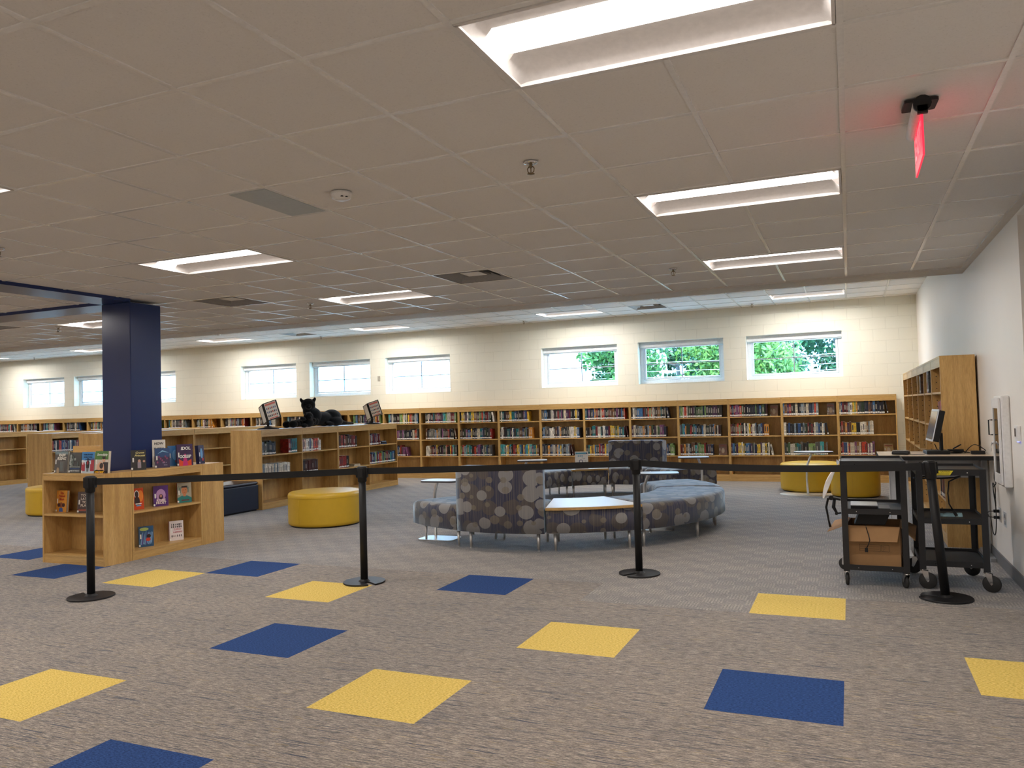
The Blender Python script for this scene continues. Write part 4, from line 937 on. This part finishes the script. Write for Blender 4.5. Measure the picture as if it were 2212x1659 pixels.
tablet('small side table tablet beside the far right bench', (-2.06, 8.85), (-2.13, 8.60), .2, .685)
tablet('small side table tablet just above the belt, left of the paper sign', (-4.55, 7.95), (-4.35, 7.85), .35, .69)
tablet('oval-topped side table on a curved pole in front of the wide yellow ottoman', (-.66, 10.12), (-.56, 10.10), 0, .665, True)

# ------------------------------------------------------------------ stanchions
def stanchion(lab, x, y, tilt=None, notch=0, belt_to=None, z=.99):
    t = thing('barrier_post', lab, 'barrier post', (x, y, 0), 0, 'black belt barrier posts')
    Mt = (T_(0, 0, .012) @ tilt @ T_(0, 0, -.012)) if tilt else Matrix()
    bm = B(); pts = []
    R = .178; n = 60; ph = math.radians(notch)
    poly = []
    for k in range(n+1):
        a = math.radians(9)+ (2*PI-math.radians(18))*k/n; rr = R*(1-.10*math.cos(a/2)**0*(1 if a > 5.2 else 0)*((a-5.2)/1.1) if a > 5.2 else 1); poly.append((rr*math.cos(a), rr*math.sin(a)))
    poly += [(.055, -.018), (.035, .0), (.055, .022)]
    prism(bm, poly, .0005, .014, M=RZ(ph)); obj('base', bm, BLACK, t, bevel=.003)
    bm = B(); tube(bm, [(0, 0, .014), (0, 0, .87)], .031, 24); lathe(bm, [(.05, .0145), (.04, .022), (.032, .03)], 24); obj('pole', bm, BLACKP, t, M=Mt)
    bm = B(); lathe(bm, [(.031, .855), (.038, .862), (.038, .885), (.041, .89), (.043, .975), (.041, z-.006), (.03, z), (0, z)], 28)
    for k in range(4):
        a = PI/2*k+.3; M4 = RZ(a); box(bm, .038, .05, -.018, .018, .895, .978, 0, M4)
    obj('belt_head', bm, BLACKP, t, M=Mt, bevel=.002)
    if belt_to:
        tx, ty, sag, z0, z1 = belt_to; d = Vector((tx-x, ty-y, 0)); L_ = d.length; u = d/L_; nrm = Vector((-u.y, u.x, 0))*.0012; bm = B(); n = 24; prev = None
        for k in range(n+1):
            f = k/n; p = u*(.045+(L_-.09)*f); zc = z0+(z1-z0)*f-sag*4*f*(1-f)
            cur = [bm.verts.new(p+nrm*s+Vector((0, 0, zc+q))) for s in (-1, 1) for q in (-.027, .027)]
            if prev:
                for a, b_ in ((0, 1), (1, 3), (3, 2), (2, 0)): bm.faces.new((prev[a], prev[b_], cur[b_], cur[a]))
            else: bm.faces.new(cur[:2]+cur[:1:-1])
            prev = cur
        bm.faces.new(prev[:2]+prev[:1:-1]); b1 = obj('belt', bm, BELT, t)
        bm = B(); p = u*(L_-.052); MB_ = T_(p.x, p.y, z1) @ RZ(math.atan2(u.y, u.x)); box(bm, -.012, .006, -.008, .008, -.032, .032, 0, MB_); obj('belt_clip', bm, BLACKP, b1)
S1, S2, S3, S4 = (-5.787, 1.645), (-3.887, 2.763), (-1.733, 3.719), (.562, 3.495)
stanchion('leftmost black belt post, in front of the low display bookcase', *S1, notch=150, belt_to=(S2[0], S2[1], .008, .943, .948))
stanchion('black belt post right of the round yellow ottoman, its base near a yellow carpet tile', *S2, notch=-35, belt_to=(S3[0], S3[1], .006, .948, .948))
stanchion('black belt post standing in front of the ring seating', *S3, notch=-120, belt_to=(S4[0]-.07, S4[1], .03, .950, .945))
stanchion('tilted black belt post in front of the right cart', *S4, tilt=RY(-.07), notch=180)

# ------------------------------------------------------------------ carts
def caster(t, x, y, rw, rz, lab=None):
    c_ = B(); tube(c_, [(0, 0, 2*rw+.012), (0, 0, 2*rw+.022)], .022, 12); [prism(c_, [(-.014, 2*rw+.012), (.034, 2*rw+.012), (.040, rw), (.030, rw-.010), (.020, rw)], q, q+.004, M=RX(PI/2)) for q in (-.019, .015)]; tube(c_, [(.03, -.02, rw), (.03, .02, rw)], .006, 8)
    c = obj('caster', c_, CHROME, t, M=T_(x, y, 0) @ RZ(rz))
    bm = B(); lathe(bm, [(0, -.012), (rw-.008, -.012), (rw, -.006), (rw, .006), (rw-.008, .012), (0, .012)], 28, M=T_(.03, 0, rw) @ RX(PI/2)); obj('wheel', bm, RUB, c)
def cart(lab, x, y, w_, d, H, zm, zb, rw, wr, rz=0):
    t = thing('av_cart', lab, 'cart', (x, y, 0), rz)
    zl = 2*rw+.022
    for nm, z, h in (('top_tray', H, .048), ('middle_tray', zm, .042), ('bottom_tray', zb, .042)):
        bm = B(); box(bm, .004, w_-.004, .004, d-.004, z-.022, z-.018)
        for a in ((0, w_, 0, .004), (0, w_, d-.004, d), (0, .004, .004, d-.004), (w_-.004, w_, .004, d-.004)): box(bm, a[0], a[1], a[2], a[3], z-h, z)
        for xx in (.1, w_-.12): box(bm, xx, xx+.006, -.002, 0, z-h*.6, z-h*.6+.006, 1)
        obj(nm, bm, [BLACK, CHROME], t)
    for sx in (0, 1):
        for sy in (0, 1):
            bm = B(); px_, py_ = (w_ if sx else 0), (d if sy else 0); ax, ay = (-1 if sx else 1), (-1 if sy else 1); e = .004
            x0, x1 = sorted((px_-ax*e, px_+ax*.04)); y0, y1 = sorted((py_-ay*e, py_-ay*.0005)); box(bm, x0, x1, y0, y1, zl, H-.001)
            x0, x1 = sorted((px_-ax*e, px_-ax*.0005)); y0, y1 = sorted((py_, py_+ay*.04)); box(bm, x0, x1, y0, y1, zl, H-.001); obj('leg', bm, BLACK, t)
            cx = px_+ax*.018; cy = py_+ay*.018
            bm = None; caster(t, cx, cy, rw, wr[sx+2*sy])
    return t
ca = cart('black metal cart with a cardboard box on its bottom tray', -.105, 3.72, .455, .66, .968, .60, .168, .048, (1.5, 1.9, 2.6, 2.2))
cb = cart('black metal cart behind the tilted post with a blue cloth on its middle tray', .428, 3.78, .455, .60, .903, .535, .215, .062, (-.1, -.3, 2.9, 2.6))
# things on cart A
t = thing('projector', 'silver and black projector-like device on the middle tray of the left cart', 'projector', (.03, 3.90, .5785), .0)
bm = B(); box(bm, -.07, .12, -.12, .14, .004, .036); obj('body', bm, BLACKP, t, bevel=.005)
bm = B(); box(bm, -.072, .122, -.122, .142, .037, .043); obj('lid', bm, SILV, t, bevel=.002)
bm = B(); 
for sx, sy in ((-.05, -.1), (.1, -.1), (-.05, .12), (.1, .12)): tube(bm, [(sx, sy, 0), (sx, sy, .004)], .008, 8)
obj('foot', bm, RUB, t)
bm = B(); box(bm, .158, .24, 3.80, 4.02, .579, .597); tag(obj('black_folder', bm, mat('black_vinyl', (.02, .02, .022), .4), bevel=.002), 'flat black folder beside the silver device on the left cart', 'folder')
t = thing('keyboard_tray', 'black angular tray hanging under the middle tray of the left cart', 'tray', (.08, 3.90, .46))
bm = B(); prism(bm, [(-.10, 0), (.12, 0), (.16, .095), (-.06, .095)], -.14, .05, M=RX(PI/2) @ T_(0, 0, 0)); obj('shell', bm, BLACKP, t, bevel=.004)
bm = B(); tube(bm, [(-.02, -.052, .0), (-.015, -.12, -.02), (-.003, -.168, -.06), (.004, -.178, -.10), (-.005, -.178, -.13), (-.02, -.178, -.16)], .004, 6); obj('cable', bm, BLACKP, t)
bm = B(); box(bm, -.033, -.011, -.187, -.169, -.19, -.16); box(bm, -.030, -.027, -.180, -.177, -.206, -.19, 1); box(bm, -.017, -.014, -.180, -.177, -.206, -.19, 1); obj('plug', bm, [BLACKP, BRASS], t)
# cardboard box on the bottom tray, flaps open
t = thing('cardboard_box', 'open brown cardboard box with drooping flaps on the left cart', 'box', (.125, 4.03, .147), math.radians(-4))
bw, bd, bh = .19, .22, .31
bm = B()
for a in ((-bw, bw, -bd, -bd+.004), (-bw, bw, bd-.004, bd), (-bw, -bw+.004, -bd+.004, bd-.004), (bw-.004, bw, -bd+.004, bd-.004)): box(bm, a[0], a[1], a[2], a[3], .0, bh)
box(bm, -bw+.004, bw-.004, -bd+.004, bd-.004, 0, .004)
obj('box_body', bm, CARD, t)
for (pts, nm) in (([(-bw, -bd-.002, bh), (bw, -bd-.002, bh), (bw-.02, -bd-.075, bh-.105), (-bw-.01, -bd-.075, bh-.115)], 'front_flap'), ([(-bw-.002, -bd, bh), (-bw-.002, bd, bh), (-bw-.12, bd+.0, bh-.03), (-bw-.14, -bd-.0, bh-.06)], 'left_flap'),
                  ([(bw+.002, -bd, bh), (bw+.10, -bd, bh-.1), (bw+.11, bd, bh-.05), (bw+.002, bd, bh)], 'right_flap')):
    bm = B(); P0 = [Vector(p) for p in pts]; nn = (P0[1]-P0[0]).cross(P0[3]-P0[0]).normalized()*.004
    a = [bm.verts.new(p) for p in P0]; b_ = [bm.verts.new(p+nn) for p in P0]; bm.faces.new(a); bm.faces.new(b_[::-1])
    for k in range(4): bm.faces.new((a[k], b_[k], b_[(k+1) % 4], a[(k+1) % 4]))
    obj('flap', bm, CARD, t)
bm = B(); zf = -bd-.0008
for (x0, x1, z0, z1) in ((-.10, .05, .115, .117), (-.10, .05, .165, .167), (-.10, -.098, .115, .167), (.048, .05, .115, .167), (.055, .11, .115, .117), (.055, .11, .165, .167), (.055, .057, .115, .167), (.108, .11, .115, .167), (-.095, .04, .132, .1335), (-.095, .04, .149, .1505)): box(bm, x0, x1, zf-.0006, zf+.0002, z0, z1)
for k in range(4): box(bm, .064, .075+.008*(k % 3), zf-.0006, zf+.0002, .122+.011*k, .1235+.011*k)
obj('printed_form', bm, INK, t)
# clamp arm and white sheet at left of cart A
t = thing('clamp_arm', 'black jointed clamp arm fixed to the left side of the left cart', 'clamp', (-.11, 3.95, .62))
bm = B(); tube(bm, [(-.004, 0, .02), (-.05, 0, .03), (-.10, 0, .025), (-.115, -.01, -.04), (-.10, 0, -.15), (-.09, 0, -.20)], [.008, .008, .010, .009, .007, .010], 8); tube(bm, [(-.05, 0, .03), (-.06, 0, -.04), (-.035, 0, -.09), (-.004, 0, -.085)], [.012, .014, .010, .007], 8); obj('arm', bm, BLACKP, t)
bm = B(); tube(bm, [(-.075, -.02, .035), (-.075, .02, .035)], .018, 12); tube(bm, [(-.04, -.014, -.09), (-.04, .014, -.09)], .012, 10); obj('joint', bm, BLACKP, t)
t = thing('plastic_sheet', 'curved white plastic panel leaning beside the left cart', 'panel', (-.16, 3.95, .64))
bm = B(); prev = None
for k in range(13):
    f = k/12; cx = -.08+.10*f-.012*math.sin(PI*f); z = .02+.245*f; wd = .012+.022*math.sin(PI*min(1, f*1.05))
    cur = [bm.verts.new((cx+s*wd*.6, yy, z)) for s, yy in ((-1, -.10), (1, -.10), (1, .10), (-1, .10))]
    if prev:
        for q in range(4): f_ = bm.faces.new((prev[q], prev[(q+1) % 4], cur[(q+1) % 4], cur[q]))
    else: bm.faces.new(cur)
    prev = cur
bm.faces.new(prev); obj('shell', bm, WHITE, t, bevel=.004)
bm = B(); prism(bm, [(-.012, 0), (.002, .01), (.012, .045), (.004, .05), (-.003, .03), (-.014, .05), (-.018, .02)], 0, .003, M=T_(-.115, 3.80, .93) @ RX(PI/2)); tag(obj('plastic_scrap', bm, mat('clear_plastic', (.7, .75, .85), .2)), 'scrap of clear plastic wrap on the top left corner of the left cart', 'plastic')
# things on cart B
bm = B(); 
n = 10; g = [[bm.verts.new((.56+.19*i/n, 4.02+.14*j/n, .5145+.010+.008*math.sin(i*1.3+j*.7)+.018*max(0, (i-7)/3)*math.sin(PI*j/n)) ) for j in range(n+1)] for i in range(n+1)]
lo = [[bm.verts.new((v.co.x, v.co.y, .5142)) for v in r] for r in g]
for i in range(n):
    for j in range(n):
        f = bm.faces.new((g[i][j], g[i+1][j], g[i+1][j+1], g[i][j+1])); f.smooth = True; bm.faces.new((lo[i][j], lo[i][j+1], lo[i+1][j+1], lo[i+1][j]))
for k in range(n):
    bm.faces.new((g[k][0], lo[k][0], lo[k+1][0], g[k+1][0])); bm.faces.new((g[k][n], g[k+1][n], lo[k+1][n], lo[k][n])); bm.faces.new((g[0][k], g[0][k+1], lo[0][k+1], lo[0][k])); bm.faces.new((g[n][k], lo[n][k], lo[n][k+1], g[n][k+1]))
tag(obj('cloth', bm, mat('blue_grey_cloth', (.30, .48, .54), .9)), 'crumpled pale blue cloth on the middle tray of the right cart', 'cloth')
t = thing('extension_lead', 'black power cord with plug looped under the top of the right cart', 'cord', (.6, 3.85, .85))
bm = B(); pts = [(-.02+.16*math.cos(a), .12+.09*math.sin(a), -.012-.018*math.sin(a*.5)) for a in [k*PI/8 for k in range(4, 17)]]; tube(bm, pts, .006, 8); tube(bm, [(.14, .12, -.02), (.10, .08, -.03), (.055, .05, -.05), (.045, .05, -.14), (.05, .05, -.22), (.075, .05, -.27)], .0055, 8); obj('cable', bm, BLACKP, t)
bm = B(); MP = T_(.075, .05, -.27) @ RY(-.5); box(bm, -.011, .011, -.009, .009, -.045, 0, 0, MP); box(bm, -.007, -.004, -.002, .002, -.062, -.045, 1, MP); box(bm, .004, .007, -.002, .002, -.062, -.045, 1, MP); obj('plug', bm, [BLACKP, BRASS], t)
bm = B(); prism(bm, [(0, 0), (.088, 0), (.112, .035), (0, .035)], 0, .0012, M=T_(.135, -.0055, .858) @ RX(PI/2)); textmesh(bm, 'CAUTION', .014, T_(.058+.135, -.0072, .858+.027) @ RX(PI/2), 1, .0003, True)
for k in range(3): box(bm, .14, .14+.08, -.0075, -.0066, .862+.005*k, .8632+.005*k, 1)
obj('caution_label', bm, [mat('label_yellow', (.75, .62, .03), .5), INK], cb)

# ------------------------------------------------------------------ standing desk with monitor
t = thing('desk', 'tall work desk with beige top against the right wall, behind the carts', 'desk', (.66, 5.32, 0))
bm = B(); box(bm, -.45, .45, -.385, .37, .893, .925); obj('desk_top', bm, LAMC, t)
bm = B(); box(bm, -.452, .452, -.389, -.3855, .889, .926); box(bm, -.4535, -.4505, -.385, .37, .889, .926); obj('edge_band', bm, BLACKP, t)
for x0, x1, w2 in ((-.36, -.20, .35), (.40, .445, .30)):
    bm = B(); box(bm, x0, x1, -.02, .06, .03, .892); tube(bm, [(x0, -.025, .03), (x0, -.025, .892)], .004, 6); box(bm, x0, x1, -w2, w2, .0, .03); obj('leg', bm, SILV if x0 < 0 else GREYM, t, bevel=.006)
bm = B(); box(bm, -.2, .4, .05, .07, .70, .88); obj('crossbar', bm, GREYM, t)
ZD = .9262
t = thing('monitor', 'flat monitor seen almost edge-on, on the beige desk top', 'monitor', (.70, 5.32, ZD), math.radians(-87))
bm = B(); box(bm, -.12, .12, -.09, .10, .0, .03); obj('base', bm, BLACKP, t, bevel=.004)
bm = B(); box(bm, -.03, .03, .035, .06, .03, .18); box(bm, -.03, .03, .0, .06, .15, .19); obj('stand', bm, BLACKP, t, bevel=.004)
RM = T_(0, .0, .26) @ RX(-.22)
bm = B(); box(bm, -.20, .20, -.015, .035, -.145, .145); obj('screen_case', bm, BLACKP, t, bevel=.01, M=RM)
bm = B(); box(bm, -.205, .205, -.022, -.0155, -.15, .15); obj('bezel', bm, SILV, t, M=RM, bevel=.003)
bm = B(); box(bm, -.182, .182, -.0245, -.0225, -.13, .13); obj('screen', bm, mat('dark_screen', (.05, .09, .14), .12), t, M=RM)
def cable(name, lab, pts, r=.004, m=BLACKP, n=4, cat='cable'):
    P0 = [Vector(p) for p in pts]; out = []
    for i in range(len(P0)-1):
        p0, p1, p2, p3 = P0[max(i-1, 0)], P0[i], P0[i+1], P0[min(i+2, len(P0)-1)]
        for k in range(n):
            s = k/n; out.append(.5*((2*p1)+(-p0+p2)*s+(2*p0-5*p1+4*p2-p3)*s*s+(-p0+3*p1-3*p2+p3)*s**3))
    out.append(P0[-1]); bm = B(); tube(bm, out, r, 6); return tag(obj(name, bm, m), lab, cat)
zc = ZD+.0045
cable('cable', 'tangled black cables behind the monitor base on the desk', [(.70, 5.40, zc+.08), (.74, 5.44, zc), (.80, 5.36, zc), (.86, 5.42, zc), (.92, 5.36, zc), (.84, 5.30, zc), (.78, 5.34, zc+.012), (.90, 5.40, zc+.012), (.98, 5.36, zc), (.94, 5.46, zc), (.86, 5.48, zc)])
cable('cable', 'black cable arching over the desk to the power adapter', [(.93, 5.28, zc), (.97, 5.30, zc+.05), (1.02, 5.34, zc+.075), (1.07, 5.36, zc+.05), (1.105, 5.34, zc+.02)])
bm = B(); box(bm, .80, .93, 5.33, 5.40, ZD+.0145, ZD+.036); tag(obj('dock', bm, BLACKP, bevel=.003), 'small black box among the cables right of the monitor base', 'device')
bm = B(); box(bm, .97, 1.08, 5.18, 5.235, ZD+.0005, ZD+.032); tag(obj('power_adapter', bm, BLACKP, bevel=.005), 'black power adapter near the right end of the desk', 'power adapter')
bm = B(); tube(bm, [(.84, 5.30, ZD+.045), (.90, 5.26, ZD+.085)], .006, 8); tag(obj('marker_pen', bm, BLACKP), 'black pen sticking up at an angle among the desk cables', 'pen')
t = thing('barcode_reader', 'dark translucent-topped device at the left end of the desk', 'device', (.40, 5.20, ZD+.0005), -.2)
bm = B(); box(bm, -.07, .075, -.05, .05, .0, .028); obj('body', bm, BLACKP, t, bevel=.01)
bm = B(); box(bm, -.066, .07, -.046, .046, .029, .04); obj('clear_cover', bm, mat('smoke_plastic', (.18, .18, .18), .1), t, bevel=.006)
cable('cable', 'thin black cable from the desk device to the monitor', [(.475, 5.20, zc), (.51, 5.12, zc), (.56, 5.10, zc), (.60, 5.18, zc)], .0025)

# ------------------------------------------------------------------ right wall fittings
t = thing('wall_cabinet', 'white metal wall cabinet with glass door, black handle and keys', 'wall cabinet', (XR-.0005, 4.33, .73))
bm = B(); box(bm, -.06, 0, -.17, .17, 0, .715); obj('body', bm, WHITE, t, bevel=.012)
bm = B()
for a in ((-.155, -.115, .02, .695), (.115, .155, .02, .695), (-.115, .115, .02, .10), (-.115, .115, .615, .695)): box(bm, -.078, -.062, a[0], a[1], a[2], a[3])
d_ = obj('door', bm, WHITE, t, bevel=.003)
bm = B(); box(bm, -.072, -.068, -.115, .115, .10, .615); obj('door_glass', bm, mat('dark_glass', (.05, .045, .04), .05), d_)
bm = B(); tube(bm, [(-.078, .135, .40), (-.105, .135, .40), (-.105, .135, .52), (-.078, .135, .52)], .005, 8); obj('handle', bm, BLACKP, d_)
bm = B(); tube(bm, [(-.078, .13, .335), (-.09, .13, .335)], .012, 12); lathe(bm, [(0, 0), (.013, 0), (.013, .003), (0, .003)], 14, M=T_(-.095, .13, .325) @ RY(PI/2)); box(bm, -.097, -.094, .126, .134, .265, .315); lathe(bm, [(0, 0), (.012, 0), (.012, .003), (0, .003)], 14, M=T_(-.097, .128, .29) @ RY(PI/2)); obj('keys', bm, STEEL, d_)
t = thing('thermostat', 'small white thermostat with dark display near the right picture edge', 'thermostat', (XR-.0005, 3.84, 1.105))
bm = B(); box(bm, -.022, 0, -.055, .055, 0, .115); obj('case', bm, WHITE, t, bevel=.004)
bm = B(); box(bm, -.0245, -.0225, -.0, .045, .035, .095); obj('display', bm, mat('dark_screen2', (.06, .05, .05), .2), t)
bm = B(); box(bm, -.020, -.006, -.03, -.02, -.004, -.0005); obj('led', bm, LEDB, t)
def outlet(lab, y, z):
    t = thing('wall_outlet', lab, 'outlet', (XR-.0005, y, z)); bm = B(); box(bm, -.006, 0, -.055, .055, -.06, .06); obj('plate', bm, STEEL, t, bevel=.002)
    bm = B(); box(bm, -.009, -.0062, -.02, .02, .01, .042); box(bm, -.009, -.0062, -.02, .02, -.042, -.01); obj('socket', bm, GREYM, t); return t
o1 = outlet('metal wall outlet with two plugs, under the wall cabinet', 4.82, .44); outlet('metal wall outlet nearer the viewer, without plugs', 4.585, .432)
for k, (z, z2_) in enumerate(((.468, .40), (.415, .25))):
    t = thing('power_plug', ('black plug and cord in the upper socket of the wall outlet', 'black plug and cord in the lower socket, hanging in a loop')[k], 'plug', (XR-.0065, 4.82, z))
    bm = B(); box(bm, -.045, -.0035, -.013, .013, -.012, .012); obj('plug_body', bm, BLACKP, t, bevel=.003)
    bm = B(); tube(bm, [(-.045, 0, 0), (-.075, .0, -.003), (-.09, .02, -.02), (-.08, .0, -.04)] if k == 0 else [(-.045, 0, 0), (-.08, 0, .005), (-.10, .01, .02)], .0035, 6); obj('cord', bm, BLACKP, t)
cable('cable', 'black cable bundle dangling below the wall cabinet to the outlet', [(1.10, 4.86, .86), (1.095, 4.88, .74), (1.10, 4.84, .70), (1.09, 4.92, .66), (1.08, 4.84, .62), (1.10, 4.93, .58), (1.09, 4.83, .55), (1.10, 4.90, .50), (1.095, 4.87, .60), (1.09, 4.82, .66), (1.085, 4.90, .70), (1.08, 4.83, .60), (1.085, 4.80, .5), (1.08, 4.78, .36), (1.075, 4.82, .27), (1.07, 4.90, .28), (1.065, 4.95, .40)], .004)

# ------------------------------------------------------------------ outdoors
bm = B(); box(bm, -80, 40, YB+WD+.02, 120, -.62, -.6); struct('ground_outside', bm, mat('pale_bounce_ground', (.55, .54, .50), .9, noise=(2, .05)))  # unseen ground, made pale to bounce sunlight up through the windows
t = thing('outside_building', 'white building seen bright through the left and middle windows', 'building', (-40, 30, -.6))
bm = B(); box(bm, -40, 31.3, -4, 8, 0, 5.2); obj('wall', bm, mat('white_cladding', (.85, .85, .84), .7), t)
for x in (13, 22):
    bm = B(); box(bm, x, x+2.4, -4.06, -4.005, 3.3, 4.2); obj('window', bm, mat('pale_glass', (.62, .72, .78), .2), t)
bm = B(); box(bm, -40, 31.6, -4.5, 8.4, 5.2, 5.4); obj('roof', bm, GREYM, t)
def leafm(name, a, b_):
    m, N, L, bs, tc = newmat(name, .6); L.new(ramp(N, L, noise(N, L, tc.outputs['Object'], 1.5, 3), [(.35, a), (.65, b_)]), bs.inputs['Base Color']); bs.inputs['Specular IOR Level'].default_value = .3; return m
LF = [leafm('leaves_a', '1c3a18', '4c7030'), leafm('leaves_b', '14301a', '355c34'), leafm('leaves_c', '34561e', '6f8a3c')]
def tree(lab, x, y, h, r, trunk_r, m, seed, n=5200, ls=.11, zlo=.9, tm=None):
    rr = random.Random(seed); t = thing('tree', lab, 'tree', (x, y, -.6), 0, 'trees outside the right windows')
    bm = B(); tube(bm, [(0, 0, 0), (.08, 0, h*.3), (-.06, .05, h*.6), (0, 0, h*.85)], [trunk_r, trunk_r*.85, trunk_r*.6, trunk_r*.2], 12)
    for k in range(7):
        a = k*2.4; z = h*(.25+.08*k); tube(bm, [(0, 0, z), (r*.35*math.cos(a), r*.35*math.sin(a), z+.5), (r*.75*math.cos(a), r*.75*math.sin(a), z+.8)], [trunk_r*.35, trunk_r*.2, .02], 6)
    obj('trunk', bm, tm or mat('bark', (.16, .13, .11), .9, noise=(6, .2), bump=1), t)
    bm = B(); cl = [(rr.uniform(-1, 1)*r*.7, rr.uniform(-1, 1)*r*.7, rr.uniform(zlo, h*.95), rr.uniform(.45, .9)) for _ in range(46)]
    for k in range(n):
        c = rr.choice(cl); v = Vector((rr.gauss(0, 1), rr.gauss(0, 1), rr.gauss(0, 1))).normalized()*c[3]*rr.random()**.4; p = Vector(c[:3])+v
        a = Vector((rr.gauss(0, 1), rr.gauss(0, 1), rr.gauss(0, 1))).normalized(); b2 = a.orthogonal().normalized()*ls*rr.uniform(.6, 1.2); a = a*ls
        bm.faces.new([bm.verts.new(q) for q in (p-a, p+b2*.5, p+a, p-b2*.5)])
    obj('foliage', bm, m, t, recalc=False)
pale = mat('pale_bark', (.42, .38, .34), .9, noise=(5, .15))
tree('leafy tree in the left half of the second window from the right', -7.0, 23.4, 5.0, 1.35, .16, LF[0], 1, n=6500)
tree('pale green tree at the right side of the second window from the right', -4.5, 27.4, 5.2, 1.35, .14, LF[2], 2, n=5200)
tree('tree with a pale trunk in the rightmost window', -2.5, 22.2, 4.6, 1.1, .13, LF[2], 3, n=2600, zlo=1.8, tm=pale)
tree('dark green tree at the right side of the rightmost window', -.3, 26.4, 5.2, 1.7, .16, LF[1], 4, n=6500)
tree('dense tree behind the others outside', -4.2, 34.5, 6.6, 2.8, .18, LF[1], 5, n=12000, ls=.16)
tree('dense green tree behind the leafy one outside', -9.2, 43.5, 7.6, 3.6, .18, LF[1], 6, n=12000, ls=.18)
tree('dense tree outside beyond the right corner', 2.2, 31.5, 6.2, 2.6, .18, LF[0], 7, n=11000, ls=.16)
for k, z in enumerate((2.35, 2.55, 2.85)):
    bm = B(); tube(bm, [(-20, 22.4+.2*k, z+.5), (-8, 22.4+.2*k, z+.05), (-2, 22.4+.2*k, z-.02), (12, 22.4+.2*k, z+.5)], .008, 6); tag(obj('pale_strand', bm, mat('strand_grey', (.55, .58, .6), .5)), ('lowest', 'middle', 'highest')[k]+' of three thin pale strands crossing the right windows', 'strand', 'thin pale strands outside')  # three thin pale tubes strung across outside the right windows
